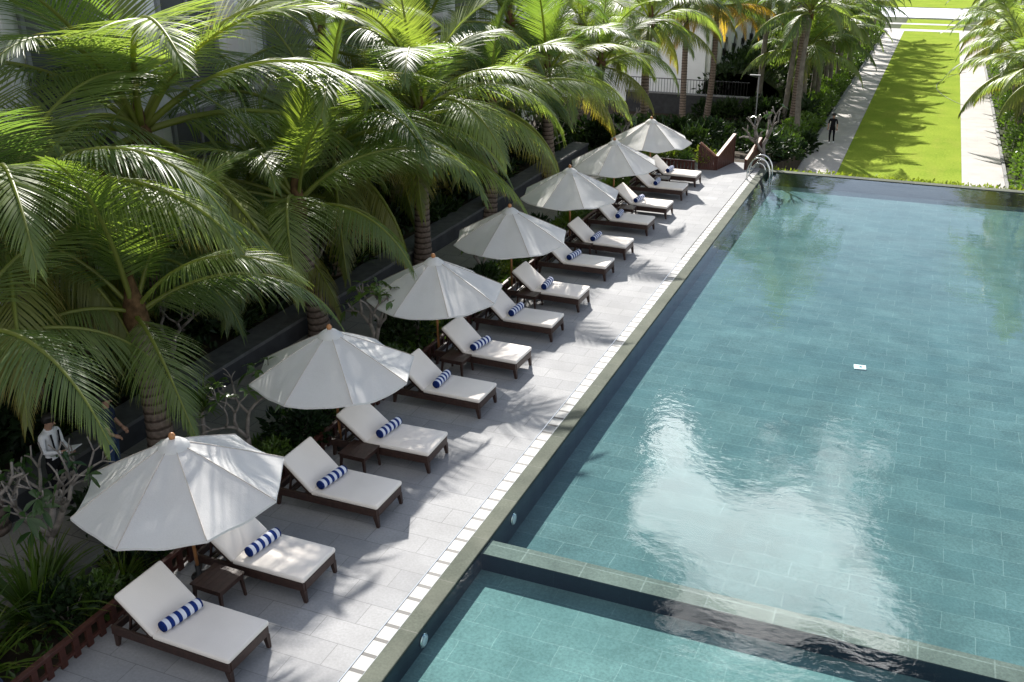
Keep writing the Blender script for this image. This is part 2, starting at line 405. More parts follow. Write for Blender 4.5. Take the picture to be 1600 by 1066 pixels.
def make_towel():
    n = 20; P = []; r = .082; L = .62
    b = MB(); V = []; F = []; rows = 24
    for j in range(rows + 1):
        y = -L / 2 + L * j / rows; rr = r * (1 - .10 * (abs(j / rows * 2 - 1) ** 8)) * (1 + .012 * math.sin(j * 2.1))
        for k in range(n):
            a = 2 * PI * k / n; V.append((rr * math.cos(a) * 1.03, y, rr * math.sin(a) * (.96 if math.sin(a) > 0 else .9)))
    for j in range(rows):
        for k in range(n): F.append((j * n + k, j * n + (k + 1) % n, (j + 1) * n + (k + 1) % n, (j + 1) * n + k))
    b.add(V, F)
    root = b.build('rolled_towel', M['towel'], None, True)
    for s in (-1, 1):                                      # spiral rolled ends
        b = MB(); pts = []
        for i in range(60):
            a = i * .42; q = .074 * (1 - i / 62); pts.append((q * math.cos(a), s * (L / 2 - .012 + .022 * i / 60), q * math.sin(a) * .94))
        b.tube(pts, .012, 5); b.build('rolled_end', M['towelend'], root, True)
    return root
def make_table():
    root = empty('side_table', (0, 0, 0))
    b = MB(); s = .27
    for k in range(6): b.box(-s + k * .09 + .002, -s + (k + 1) * .09 - .002, -s, s, .375, .40)
    b.build('table_top', M['darkwood'], root)
    b = MB(); b.box(-s + .02, s - .02, -s + .02, -s + .05, .31, .374); b.box(-s + .02, s - .02, s - .05, s - .02, .31, .374)
    b.box(-s + .02, -s + .05, -s + .051, s - .051, .31, .374); b.box(s - .05, s - .02, -s + .051, s - .051, .31, .374); b.build('apron', M['darkwood'], root)
    for x in (-1, 1):
        for y in (-1, 1):
            b = MB(); b.bar((x * (s - .045), y * (s - .045), .31), (x * (s - .02), y * (s - .02), 0), .045, .045, up=(1, 0, 0), taper=.75); b.build('leg', M['darkwood'], root)
    return root

leg_y = [(7.84, 8.57), (9.57, 10.38), (11.65, 12.42), (13.46, 14.28), (15.65, 16.56), (17.61, 18.53), (19.84, 20.62), (21.85, 22.65), (24.28, 25.12), (26.22, 27.06), (28.74, 29.58), (30.8, 31.6), (33.25, 34.1), (35.28, 36.1)]
leg_x = [-7.21, -7.27, -7.26, -7.29, -7.3, -7.32, -7.33, -7.36, -7.45, -7.46, -7.5, -7.42, -7.5, -7.48]
marks = ['whole in shade at the bottom left of the deck', 'dappled with sun, half hidden by the nearest umbrella', 'wholly shaded, between the nearest two umbrellas', 'flecked with sun, behind the second umbrella pole',
         'wholly shaded, between the second and third umbrellas', 'striped with frond shadow, beside the third umbrella pole', 'shaded, its head under the third umbrella rim', 'with a sunlit foot end, beside the fourth umbrella pole',
         'shaded, its head under the fourth umbrella rim', 'lightly flecked, beside the fifth umbrella pole', 'shaded with open underside, beside the fifth umbrella rim', 'in full white sunshine, beside the sixth umbrella pole',
         'shaded, next to last in the row', 'last in the row, against the low picket fence']
loungers = [make_lounger(41), make_lounger(38.5), make_lounger(43)]; towel0 = make_towel()
rng = random.Random(4)
for i, ((ya, yb), x) in enumerate(zip(leg_y, leg_x)):
    o = loungers[i] if i < 3 else copy_tree(loungers[(i * 2 + i // 3) % 3])
    cy = (ya + yb) / 2; rz = rng.uniform(-.035, .035)
    o.location = (x + .09, cy, 0); o.rotation_euler.z = rz
    tag(o, 'cream cushioned lounger, %s %s' % (ORD[i] if i in (0, 13) else ORD[i] + ' from the near end', '' if i in (0, 13) else ''), 'sun lounger', 'sun loungers in a row along the pool deck')
    o['label'] = 'cream cushioned dark wood lounger, ' + marks[i]
    tw = towel0 if i == 0 else copy_tree(towel0)
    tw.location = (x + .09 - 1.05 + rng.uniform(-.03, .06), cy + rng.uniform(-.05, .06), .505); tw.rotation_euler = (0, rng.uniform(0, 1), rz + rng.uniform(-.2, .1))
    tag(tw, 'navy and white striped rolled towel on the ' + ('nearest lounger of the row' if i == 0 else 'farthest lounger of the row' if i == 13 else ORD[i] + ' lounger from the near end'), 'towel', 'rolled striped towels on the loungers')

poles = [(-9.0, 9.50, R(-5)), (-9.1, 13.67, R(-1)), (-9.22, 17.99, R(-8.5)), (-9.25, 22.30, R(-5)), (-9.29, 26.9, R(-4)), (-9.23, 31.1, R(-9)), (-9.1, 35.2, R(-2))]
RC, ZR, ZA = 1.49, 1.60, 2.36
def make_umbrella(seed):
    rg = random.Random(seed)
    root = empty('parasol', (0, 0, 0))
    b = MB(); b.tube([(0, 0, 0.02), (0, 0, 1.2), (0, 0, ZA - .05)], [.028, .026, .024], 12); b.build('pole', M['polewood'], root, True)
    b = MB(); b.tube([(0, 0, 0.0), (0, 0, .03), (0, 0, .05), (0, 0, .22)], [.12, .12, .045, .04], 16); b.build('base', M['darkmetal'], root, True)
    b = MB(); nr = 18; V = []; F = []; nseg = 8; sub = 10; n = nseg * sub      # canopy with sagging panels
    wob = [rg.uniform(.6, 1.4) for _ in range(nseg)]
    for j in range(nr + 1):
        t_ = .03 + .97 * j / nr
        for k in range(n):
            a = 2 * PI * k / n; q = (k % sub) / sub; seg = 2 * PI / nseg
            chord = math.cos(seg / 2) / math.cos((q - .5) * seg)
            rr = RC * t_ * (1 - (1 - chord))
            bow = math.sin(q * PI)
            z = ZA - (ZA - ZR) * (t_ ** 1.08) - .115 * bow * t_ ** 1.4 * wob[k // sub] * (1 - .35 * t_)
            z += .014 * math.sin(t_ * 15 + wob[k // sub] * 9 + q * 4) * bow * t_ + .012 * math.sin(q * 9 + wob[k // sub] * 20) * bow * t_
            rr *= 1 - .018 * bow * t_
            V.append((rr * math.cos(a), rr * math.sin(a), z))
    for j in range(nr):
        for k in range(n): F.append((j * n + k, (j + 1) * n + k, (j + 1) * n + (k + 1) % n, j * n + (k + 1) % n))
    b.add(V, F)
    V = []; F = []                                                           # hem
    for k in range(n):
        x, y, z = b.v[nr * n + k]; V.append((x, y, z)); V.append((x * 1.002, y * 1.002, z - .035))
    for k in range(n):
        k2 = (k + 1) % n; F.append((2 * k, 2 * k + 1, 2 * k2 + 1, 2 * k2))
    b.add(V, F)
    can = b.build('canopy', M['canopy'], root, False)
    for p in can.data.polygons: p.use_smooth = True
    b = MB()
    for k in range(nseg):                                                    # stitched seams over the ribs
        b.tube([Vector(can.data.vertices[j * n + k * sub].co) + Vector((0, 0, .003)) for j in range(nr + 1)], .0075, 5)
    b.build('seams', M['piping'], root, True)
    # keep the seams over the ribs crisp
    import itertools
    for e in can.data.edges:
        v0, v1 = e.vertices
        if v0 < (nr + 1) * n and v1 < (nr + 1) * n and v0 % n == v1 % n and v0 % sub == 0: e.use_edge_sharp = True
    b = MB(); V = []; F = []
    for j, (rr, z) in enumerate(((.03, ZA + .035), (.12, ZA + .0), (.215, ZA - .075), (.22, ZA - .10))):
        for k in range(32):
            a = 2 * PI * k / 32; V.append((rr * math.cos(a), rr * math.sin(a), z - .008 * (math.sin(a * 4) ** 2) * (j > 1)))
    for j in range(3):
        for k in range(32): F.append((j * 32 + k, (j + 1) * 32 + k, (j + 1) * 32 + (k + 1) % 32, j * 32 + (k + 1) % 32))
    b.add(V, F); b.build('vent_cap', M['canopy'], root, True)
    b = MB(); b.tube([(0, 0, ZA), (0, 0, ZA + .05), (0, 0, ZA + .075), (0, 0, ZA + .11), (0, 0, ZA + .125)], [.035, .045, .05, .035, .008], 12); b.build('finial', M['polewood'], root, True)
    for k in range(nseg):
        a = 2 * PI * k / nseg; c, s = math.cos(a), math.sin(a)
        b = MB(); b.bar((.03 * c, .03 * s, ZA - .07), (RC * .99 * c, RC * .99 * s, ZR - .02), .018, .022)
        b.bar((.04 * c, .04 * s, ZR - .12), (RC * .55 * c, RC * .55 * s, ZA - (ZA - ZR) * .55 - .055), .014, .016)
        b.build('rib', M['polewood'], root)
    return root
ulab = ['nearest white parasol, wholly shaded with small sun flecks', 'second white parasol from the near end, striped by frond shadow', 'third white parasol from the near end, frangipani sprig before it', 'fourth white parasol, a palm frond hanging over its left side',
        'fifth white parasol, between the frond-covered one and two far ones', 'sixth white parasol, next to last, overlapping the farthest', 'farthest white parasol, by the picket fence at the deck end']
tilts = [(-.008, -.043), (-.02, -.008), (-.0166, -.02), (-.0127, -.028), (-.01, -.02), (-.01, -.02), (-.01, -.02)]
orient = [.898, .767, .639, .698, .60, .75, .85]
table0 = make_table()
tablepos = [(-8.36, 9.16), (-8.40, 13.16), (-8.55, 17.5), (-8.55, 21.75), (-8.6, 26.3), (-8.55, 30.4), (-8.5, 34.7)]
for i, (x, y, rz) in enumerate(poles):
    o = make_umbrella(3 + 5 * i)
    o.location = (x, y, 0); tx, ty = tilts[i]
    o.rotation_euler = (Matrix.Rotation(ty, 3, Vector((-1, 0, 0))) @ Matrix.Rotation(tx, 3, 'Y') @ Matrix.Rotation(orient[i], 3, 'Z')).to_euler()
    tag(o, ulab[i], 'parasol', 'white parasols between the loungers')
    tb = table0 if i == 0 else copy_tree(table0)
    tb.location = (*tablepos[i], 0); tb.rotation_euler.z = rng.uniform(-.06, .06)
    tag(tb, 'low dark wood side table at the foot of the %s parasol' % (ORD[i] + (' from the near end' if 0 < i < 6 else '') if i < 6 else 'farthest'), 'side table', 'side tables between the loungers')

# ------------------------------------------------------------------ low picket fences, stair panels, rails
def picket_fence(name, a, b_, n, label, h=.34):
    root = empty(name, (*a, 0), 0, label, 'picket fence')
    A = Vector((0, 0, 0)); B = Vector((b_[0] - a[0], b_[1] - a[1], 0)); d = B.normalized(); nrm = Vector((-d.y, d.x, 0))
    MB().bar(A + Vector((0, 0, h)), B + Vector((0, 0, h)), .085, .06).build('rail', M['redwood'], root, bevel=.008)
    MB().bar(A + Vector((0, 0, .10)), B + Vector((0, 0, .10)), .04, .05).build('lower_rail', M['redwood'], root)
    first = None
    for i in range(n):
        p = A.lerp(B, (i + .5) / n)
        if first is None:
            m = MB(); m.box(-.05, .05, -.022, .022, 0, h - .032); first = m.build('picket', M['redwood'], root, bevel=.005)
            o = first
        else:
            o = first.copy(); COL.objects.link(o)
        o.parent = root; o.location = p + nrm * -.0; o.rotation_euler.z = math.atan2(d.y, d.x)
    return root
picket_fence('picket_fence', (-9.38, 3.0), (-9.38, 20.0), 74, 'low red-brown timber edging fence behind the near loungers')
picket_fence('picket_fence', (-9.45, 20.02), (-9.45, 37.4), 74, 'low red-brown timber edging fence behind the far loungers')
picket_fence('picket_fence', (-10.3, 37.6), (-7.95, 37.6), 17, 'low brown picket fence across the far end of the deck', .42)
def stair_panel(name, a, b_, za, zb, label):
    root = empty(name, (*a, 0), 0, label, 'stair panel', 'timber panels beside the garden steps')
    ax = Vector((0, 0, 0)); bx = Vector((b_[0] - a[0], b_[1] - a[1], 0)); d = bx.normalized(); n = Vector((-d.y, d.x, 0)) * .035
    m = MB(); k = 8
    for i in range(k):
        p = ax.lerp(bx, i / k + .004); q = ax.lerp(bx, (i + 1) / k - .004); z0 = za + (zb - za) * i / k; z1 = za + (zb - za) * (i + 1) / k
        lo = -.05 if name else 0
        V = [p - n, q - n, q + n, p + n, p - n + Vector((0, 0, z0)), q - n + Vector((0, 0, z1)), q + n + Vector((0, 0, z1)), p + n + Vector((0, 0, z0))]
        m.add(V, [(3, 2, 1, 0), (4, 5, 6, 7), (0, 1, 5, 4), (1, 2, 6, 5), (2, 3, 7, 6), (3, 0, 4, 7)])
    m.build('boards', M['redwood'], root)
    MB().bar(ax + Vector((0, 0, za + .03)), bx + Vector((0, 0, zb + .03)), .12, .06).build('handrail_cap', M['redwood2'], root)
    for p, z in ((ax, za), (bx, zb)):
        m = MB(); m.box(-.05, .05, -.05, .05, 0, z + .0, M=Matrix.Translation(p)); m.build('post', M['redwood'], root)
stair_panel('stair_panel', (-7.90, 38.15), (-7.30, 38.25), 1.02, .52, 'red-brown panel sloping down from the picket fence end')
stair_panel('stair_panel', (-7.26, 38.27), (-6.92, 39.85), .50, 1.10, 'red-brown panel rising along the left of the garden steps')
stair_panel('stair_panel', (-6.22, 38.75), (-5.95, 40.25), .34, .95, 'orange-brown panel rising behind the frangipani trunk')
def grab_rail(y, label):
    root = empty('pool_rail', (0, y, 0), 0, label, 'pool handrail', 'steel handrails at the pool corner')
    m = MB(); pts = []
    for i in range(25):
        a = PI * i / 24; pts.append((-5.47 - .42 * math.cos(a), 0, .22 + .62 * math.sin(a)))
    pts = [(-5.89, 0, 0)] + pts[0:1] + pts[1:] + [(-5.05, 0, -.75)]
    m.tube(pts, .024, 10); m.build('rail_tube', M['steel'], root, True)
    m = MB(); m.tube([(-5.89, 0, 0), (-5.89, 0, .015)], .06, 14); m.build('floor_flange', M['steel'], root, True)
    m = MB(); pts = [(-5.89, 0, .35)] + [(-5.47 - .25 * math.cos(PI * i / 12), 0, .35 + .30 * math.sin(PI * i / 12)) for i in range(13)]
    m.tube(pts, .016, 8); m.build('inner_loop', M['steel'], root, True)
grab_rail(37.2, 'nearer looped steel handrail at the far pool corner')
grab_rail(37.8, 'farther looped steel handrail at the far pool corner')

# pool lights and float
pl0 = None
for i, y in enumerate((9.73, 13.0)):
    if pl0 is None:
        m = MB(); m.tube([(0, 0, 0), (.02, 0, 0), (.03, 0, 0)], [.11, .11, .085], 20); pl0 = m.build('pool_light', M['steel'], None, True)
        m = MB(); m.tube([(.028, 0, 0), (.042, 0, 0)], [.098, .06], 20); m.build('lens', M['lightlens'], pl0, True); o = pl0
    else: o = copy_tree(pl0)
    o.location = (XC + .004, y, -.22)
    tag(o, ['round pale pool light in the small front pool', 'round pale pool light just beyond the stone weir', 'pool light in the main pool side wall, second beyond the weir', 'pool light in the main pool side wall, third beyond the weir', 'pool light in the main pool side wall, fourth beyond the weir', 'pool light in the side wall by the far pool corner'][i], 'pool light', 'underwater lights in the pool side wall')
root = empty('floor_plate', (-.56, 22.3, D1 + .012), .12, 'small white rectangular plate set on the main pool floor', 'pool fitting')
V, F = rounded_slab(.27, .25, .024, .01, 2); MB().add(V, F).build('cover', M['floatwhite'], root, True)
m = MB(); m.tube([(0, 0, .012), (0, 0, .016)], [.05, .045], 16); m.build('screw_cap', M['steel'], root, True)

exec_plants = True
# ------------------------------------------------------------------ palms
def frond_mesh(name, seed, L, elev, bend, n, leaf, droop, v0, hw, mat, a0=66, a1=16):
    rg = np.random.RandomState(seed)
    m = MB(); K = 26
    s = np.linspace(0, 1, K); ang = R(elev) - R(bend) * s ** 1.35
    ds = L / (K - 1); P = np.zeros((K, 3)); sway = rg.uniform(-.10, .10)
    for i in range(1, K):
        P[i] = P[i - 1] + ds * np.array([math.cos(ang[i]), sway * s[i], math.sin(ang[i])])
    T = np.gradient(P, axis=0); T /= np.linalg.norm(T, axis=1)[:, None]
    Bv = np.tile(np.array([0, 1.0, 0]), (K, 1)); N = np.cross(T, Bv); N /= np.linalg.norm(N, axis=1)[:, None]
    N = -N if N[0][2] < 0 and elev < 80 else N
    N = np.cross(T, Bv) * 1.0
    N *= np.where(np.sum(N * np.array([-math.sin(R(elev)), 0, math.cos(R(elev))]), axis=1) < 0, -1, 1)[:, None]
    o = len(m.v)
    rad = .048 * (1 - s) ** .8 + .006
    m.tube([tuple(p) for p in P], list(rad), 5)
    m.uv[o:] = [(-1.0, .5)] * (len(m.v) - o)
    seg = 4
    V = []; F = []; UV = []
    for side in (-1, 1):
        for i in range(n):
            q = (i + rg.uniform(-.25, .25)) / n; q = min(max(q, 0), 1)
            u = .13 + .865 * q
            x = u * (K - 1); k = min(int(x), K - 2); fr = x - k
            p = P[k] * (1 - fr) + P[k + 1] * fr; tt = T[k] * (1 - fr) + T[k + 1] * fr; nn = N[k] * (1 - fr) + N[k + 1] * fr
            al = R(a0 + (a1 - a0) * q ** 1.5 + rg.uniform(-2, 2)); be = R(v0 * (1 - .5 * q) + rg.uniform(-3.5, 3.5))
            ln = leaf * (.42 + .58 * math.sin(PI * min(1, (q + .06) / .95) ** .72)) * (1 - .45 * q ** 3) * rg.uniform(.9, 1.08)
            d = tt * math.cos(al) + math.sin(al) * (np.array([0, side, 0]) * math.cos(be) + nn * math.sin(be))
            pos = p.copy(); base = len(V)
            dr = droop * rg.uniform(.75, 1.3)
            if rg.rand() < .05: dr *= 2.0
            tw = R(rg.normal(0, 13)); wid = (.55, 1.0, .9, .6, .06)
            for g in range(seg + 1):
                w = tt - d * np.dot(tt, d); nl = np.linalg.norm(w); w = w / nl if nl > 1e-5 else np.array([1, 0, 0])
                w = w * math.cos(tw) + np.cross(d, w) * math.sin(tw)
                h = hw * wid[g] * (.75 + .5 * min(1, ln / leaf))
                V.append(pos - w * h); V.append(pos + w * h); UV += [(g / seg, q)] * 2
                if g < seg:
                    d = d + np.array([0, 0, -dr * (.35 + .35 * g)]); d = d / np.linalg.norm(d)
                    pos = pos + d * ln / seg
            for g in range(seg):
                a = base + 2 * g; F.append((a, a + 1, a + 3, a + 2))
    m.add(V, F, 0, UV)
    ob = m.build(name, mat, None, True); me = ob.data
    bpy.data.objects.remove(ob); return me

CLS = [  # elev, bend, length, leaf, droop, V angle, material
    (86, 30, 3.2, .70, .03, 20, 'frond_young'), (74, 62, 4.1, 1.0, .05, 14, 'frond_young'), (60, 86, 4.5, 1.15, .08, 6, 'frond'),
    (46, 98, 4.6, 1.2, .11, -2, 'frond'), (30, 96, 4.5, 1.2, .15, -12, 'frond'), (14, 86, 4.2, 1.15, .2, -22, 'frond'),
    (-4, 68, 3.8, 1.05, .28, -30, 'frond_old'), (-24, 50, 3.2, .9, .4, -34, 'frond_old')]
FR = []
for ci, (e, bd, L, lf, dr, v0, mt) in enumerate(CLS):
    FR.append([frond_mesh('frond', 10 * ci + k, L, e, bd * (1 + .14 * (k - 1)), 98, lf * 1.12, dr, v0, .0118, M[mt]) for k in range(3)])
DRY = [frond_mesh('frond', 90 + k, 4.6, 20 - 14 * k, 80, 74, 1.1, .35, -15, .015, M['frond_dry']) for k in range(3)]
# coarser blades for the far palms so that they still read as leaves
FAR = [[frond_mesh('frond', 200 + 10 * ci + k, L, e, bd, 60, lf, dr * 1.5, v0, .0205, M[mt]) for k in range(2)] for ci, (e, bd, L, lf, dr, v0, mt) in enumerate(CLS)]

def palm(base, crown, label, group=None, scale=1.0, n=21, seed=0, far=False, dry=0, r0=.235, az0=0.0, lo=-26, extra=()):
    rg = random.Random(seed * 7 + 3)
    b = Vector(base); c = Vector(crown)
    root = empty('coconut_palm', b, 0, label, 'palm tree', group)
    H = (c - b).length; m = MB()
    k = max(10, int(H / (.0775 if not far else .5))); pts = []; rad = []
    for i in range(k + 1):
        t_ = i / k; p = Vector((0, 0, 0)).lerp(c - b, t_)
        bow = math.sin(t_ * PI) * .05 * H; p += Vector((math.sin(seed * 1.7), math.cos(seed * 2.3), 0)) * bow * .5
        rr = r0 * (1 - .30 * t_) + .10 * math.exp(-t_ * H / .35)
        if not far: rr *= 1 + (.03 if i % 2 else -.03)
        pts.append(p); rad.append(rr)
    m.tube(pts, rad, 14 if not far else 8); m.build('trunk', M['bark'] if not far else M['barkfar'], root, True)
    top = c - b
    m = MB(); m.tube([top + Vector((0, 0, -.35)), top + Vector((0, 0, -.1)), top + Vector((0, 0, .15)), top + Vector((0, 0, .45)), top + Vector((0, 0, .8))], [r0 * .72, r0 * .95, r0 * .85, r0 * .5, .05], 9)
    m.build('fibre_sheath', M['fibre'], root, True)
    for i in range(n):
        t_ = i / (n - 1); e = 86 - (86 - lo) * t_ ** .9 + rg.uniform(-5, 5)
        ci = min(range(len(CLS)), key=lambda q: abs(CLS[q][0] - e))
        if dry and i >= n - dry: me = DRY[i % 3]
        else: me = (FAR if far else FR)[ci][rg.randrange(2 if far else 3)]
        o = bpy.data.objects.new('frond', me); COL.objects.link(o); o.parent = root
        az = az0 + i * 2.39996 + rg.uniform(-.25, .25)
        up = .1 + .35 * (1 - t_)
        o.location = top + Vector((math.cos(az) * .08, math.sin(az) * .08, up - .15))
        o.rotation_euler = (rg.uniform(-.16, .16), rg.uniform(-.07, .07), az)
        s = scale * rg.uniform(.9, 1.1); o.scale = (s, s, s)
    for ci, az, s in extra:                                    # single big fronds the photo shows
        o = bpy.data.objects.new('frond', FR[ci][1]); COL.objects.link(o); o.parent = root
        o.location = top + Vector((math.cos(az) * .08, math.sin(az) * .08, .15)); o.rotation_euler = (0, 0, az); o.scale = (s, s, s)
    return root

# row along the planted walkway
palm((-11.75, 12.0, 0), (-12.1, 12.2, 2.75), 'leaning ringed palm rising right behind the nearest parasol', scale=.86, n=11, seed=1, az0=2.9, lo=8)
palm((-12.35, 18.1, 0), (-12.5, 17.8, 3.2), 'low drooping palm with yellowing skirt behind the second parasol', scale=.9, n=15, seed=2, az0=1.1, lo=-2, extra=((4, 3.6, 1.0), (5, -2.0, 1.0)))
palm((-13.9, 21.2, .4), (-13.5, 21.0, 3.7), 'palm arching a broad frond over the fourth parasol', scale=1.22, n=14, seed=3, az0=.2, extra=((4, .42, 1.12), (3, -.5, 1.1)))
palm((-12.5, 23.6, 0), (-12.55, 23.8, 4.2), 'broad sunlit palm with upright crown behind the third parasol', scale=1.05, n=18, seed=4, az0=2.0, lo=2, extra=((2, 3.5, 1.05),))
palm((-12.7, 28.6, 0), (-12.7, 28.9, 3.6), 'palm half hidden between the two broad sunlit palms', scale=.95, n=13, seed=5, az0=.9)
palm((-12.5, 33.9, 0), (-12.55, 33.6, 3.9), 'bright green palm behind the fifth parasol', scale=1.0, n=18, seed=6, az0=.1, lo=-2)
palm((-13.1, 41.4, -.1), (-13.1, 41.5, 3.3), 'palm with pale slim trunk behind the sixth parasol', scale=1.0, n=16, seed=7, az0=1.5, lo=0)
# second row, in the raised planter
palm((-12.9, 9.2, 0), (-12.9, 9.4, 3.1), 'palm at the left edge above the two standing people', scale=.95, n=10, seed=11, az0=.3, lo=-6)
palm((-14.3, 11.6, .4), (-14.2, 11.7, 4.4), 'palm at the left edge, its crown halfway up the photo', scale=1.15, n=14, seed=12, az0=.5, extra=((4, .25, 1.15), (3, -.6, 1.1)))
palm((-15.1, 16.0, .4), (-15.0, 16.1, 4.9), 'tallest near palm, with folded fronds drooping towards the camera', scale=1.42, n=18, seed=13, az0=2.4, extra=((2, .30, 1.35), (2, -1.25, 1.2)))
palm((-15.6, 24.0, .4), (-15.5, 23.9, 5.7), 'palm against the pilasters near the top edge', scale=.95, n=12, seed=14, az0=.0)
palm((-15.8, 30.0, .4), (-15.6, 30.0, 5.4), 'palm against the facade behind the broad sunlit palm', scale=1.05, n=14, seed=15, az0=.7)
palm((-15.6, 37.0, .4), (-15.4, 37.0, 5.2), 'palm against the facade behind the bright green palm', scale=1.05, n=14, seed=16, az0=1.3)
palm((-15.3, 45.0, -.3), (-15.2, 45.0, 4.4), 'palm at the facade corner above the sixth parasol', scale=1.05, n=15, seed=17, az0=2.2)
palm((-14.9, 13.7, .4), (-14.8, 13.8, 2.7), 'low shadowed palm under the folded-frond palm', scale=1.0, n=13, seed=25, az0=.5)
palm((-14.7, 18.8, .4), (-14.6, 18.8, 2.5), 'low dim palm left of the ringed palm with yellowing skirt', scale=1.0, n=13, seed=26, az0=1.0)
palm((-15.0, 26.6, .4), (-15.0, 26.6, 2.9), 'low dim palm behind the broad sunlit palm', scale=1.0, n=13, seed=27, az0=.2)
palm((-15.0, 33.2, .4), (-15.0, 33.2, 3.0), 'low dim palm behind the bright green palm', scale=1.0, n=13, seed=28, az0=.2)
# between the facades
palm((-13.0, 49.0, -1.2), (-13.0, 49.0, 4.4), 'dense palm left of the white arched wing', scale=1.0, n=18, seed=21, az0=.3)
palm((-13.3, 58.5, -3), (-13.4, 58.3, 4.8), 'dark-trunked palm before the blank end wall', scale=1.0, n=18, seed=22, r0=.2)
palm((-12.3, 60.0, -3), (-12.0, 59.8, 4.3), 'dark-trunked palm with yellow dying fronds', scale=1.0, n=20, seed=23, dry=8, r0=.2, az0=1.0)
palm((-10.2, 66.0, -3), (-10.0, 66.0, 4.6), 'dark palm over the shrubs right of the white wing', scale=1.0, n=18, seed=24, far=True, r0=.2)
# rows along the lawn
palm((-7.35, 61.3, LZ), (-7.5, 61.5, 10.2), 'tall pale-trunked palm standing left of the walking person', scale=1.1, n=19, seed=31, r0=.23)
lrow = [(-6.7, 59.2, 4.2), (-8.2, 63.6, 9.5), (-7.4, 66.5, 1.2), (-8.0, 69.0, 2.6), (-7.1, 71.5, 1.4), (-7.7, 74.0, 3.0), (-6.9, 77.0, 1.8), (-7.4, 80.0, 2.8), (-6.8, 83.0, 1.6), (-7.2, 86.5, 3.0), (-6.7, 90.0, 2.0), (-7.1, 94.5, 3.2), (-6.7, 99, 2.4), (-6.9, 104, 3.2), (-6.6, 110, 2.6), (-6.8, 116, 3.4), (-7.0, 123, 3.5)]
for i, (x, y, z) in enumerate(lrow):
    palm((x, y, LZ), (x + .2 * math.sin(i * 2.1), y + .2, z), 'slim palm crowded in the row left of the lawn path', 'palms in the left row by the lawn', .95 + .08 * (i % 3), 16, 40 + i, True, r0=.17, lo=6)
rrow = [(6.0, 57.5, 1.6), (6.8, 60, 9.8), (5.2, 63.0, 1.3), (6.5, 66, 10.4), (5.0, 70.0, 2.0), (6.6, 73, 9.6), (5.0, 77, 2.1), (6.5, 80, 9.8), (4.9, 85, 2.5), (6.3, 89, 8.6), (5.2, 95, 2.7), (6.0, 102, 7.5), (5.4, 110, 3.2), (6.0, 119, 5.5)]
for i, (x, y, z) in enumerate(rrow):
    palm((x, y, LZ), (x - .5, y + .1, z), 'palm in the dense row right of the lawn', 'palms in the right row by the lawn', .98 + .08 * (i % 3), 17, 60 + i, True, r0=.19)

# ------------------------------------------------------------------ shrubs and small trees
def leaf_cloud(m, rg, n, ctr, rad, ln, wd, up=.35, shell=.5, flat=1.0):
    V = []; F = []; UV = []
    for i in range(n):
        th = rg.uniform(0, 2 * PI); cz = rg.uniform(-.35, 1); sr = math.sqrt(max(0, 1 - cz * cz))
        q = shell + (1 - shell) * rg.random() ** .6
        nrm = Vector((sr * math.cos(th), sr * math.sin(th), cz))
        p = Vector(ctr) + Vector((nrm.x * rad[0], nrm.y * rad[1], nrm.z * rad[2])) * q
        d = (nrm + Vector((rg.gauss(0, .55), rg.gauss(0, .55), rg.gauss(up, .5)))).normalized()
        sd = d.cross(Vector((rg.gauss(0, 1), rg.gauss(0, 1), rg.gauss(0, 1))))
        if sd.length < 1e-3: continue
        sd.normalize(); nn = sd.cross(d); l = ln * rg.uniform(.6, 1.25); w = wd * rg.uniform(.7, 1.2); a = len(V)
        V += [p, p + d * l * .5 + sd * w + nn * w * .35, p + d * l - nn * l * .12, p + d * l * .5 - sd * w + nn * w * .35, p + d * l * .5]
        UV += [(0, 0), (.5, 0), (1, 0), (.5, 0), (.5, 0)]
        F += [(a, a + 1, a + 4), (a + 1, a + 2, a + 4), (a + 2, a + 3, a + 4), (a + 3, a, a + 4)]
    m.add(V, F, 0, UV)
def leafy_shrub_mesh(seed, mat, n=420, ln=.15, wd=.035):
    rg = random.Random(seed); m = MB()
    for k in range(5):
        c = (rg.uniform(-.28, .28), rg.uniform(-.28, .28), rg.uniform(.22, .55)); leaf_cloud(m, rg, n // 5, c, (.33, .33, .32), ln, wd)
    st = MB()
    for k in range(6):
        a = rg.uniform(0, 6.28); st.tube([(0, 0, 0), (.12 * math.cos(a), .12 * math.sin(a), .3), (.3 * math.cos(a), .3 * math.sin(a), .6)], [.015, .011, .005], 5)
    return m, st
def strap_mesh(seed, n=70, L=.9, w=.022, spread=1.0):
    rg = random.Random(seed); V = []; F = []; UV = []
    for i in range(n):
        a = rg.uniform(0, 2 * PI); el = R(rg.uniform(28, 86)); l = L * rg.uniform(.65, 1.15)
        d = Vector((math.cos(a) * math.cos(el) * spread, math.sin(a) * math.cos(el) * spread, math.sin(el))).normalized()
        p = Vector((math.cos(a) * .06 * rg.random(), math.sin(a) * .06 * rg.random(), 0)); sd = Vector((-math.sin(a), math.cos(a), 0)); b0 = len(V)
        g = rg.uniform(.12, .30)
        for k in range(6):
            ww = w * (.7, 1, 1, .8, .5, .05)[k]; V += [p - sd * ww, p + sd * ww]; UV += [(k / 5, 0)] * 2
            p = p + d * l / 5; d = (d + Vector((0, 0, -g * (.4 + .3 * k)))).normalized()
        for k in range(5): q = b0 + 2 * k; F.append((q, q + 1, q + 3, q + 2))
    m = MB(); m.add(V, F, 0, UV); return m
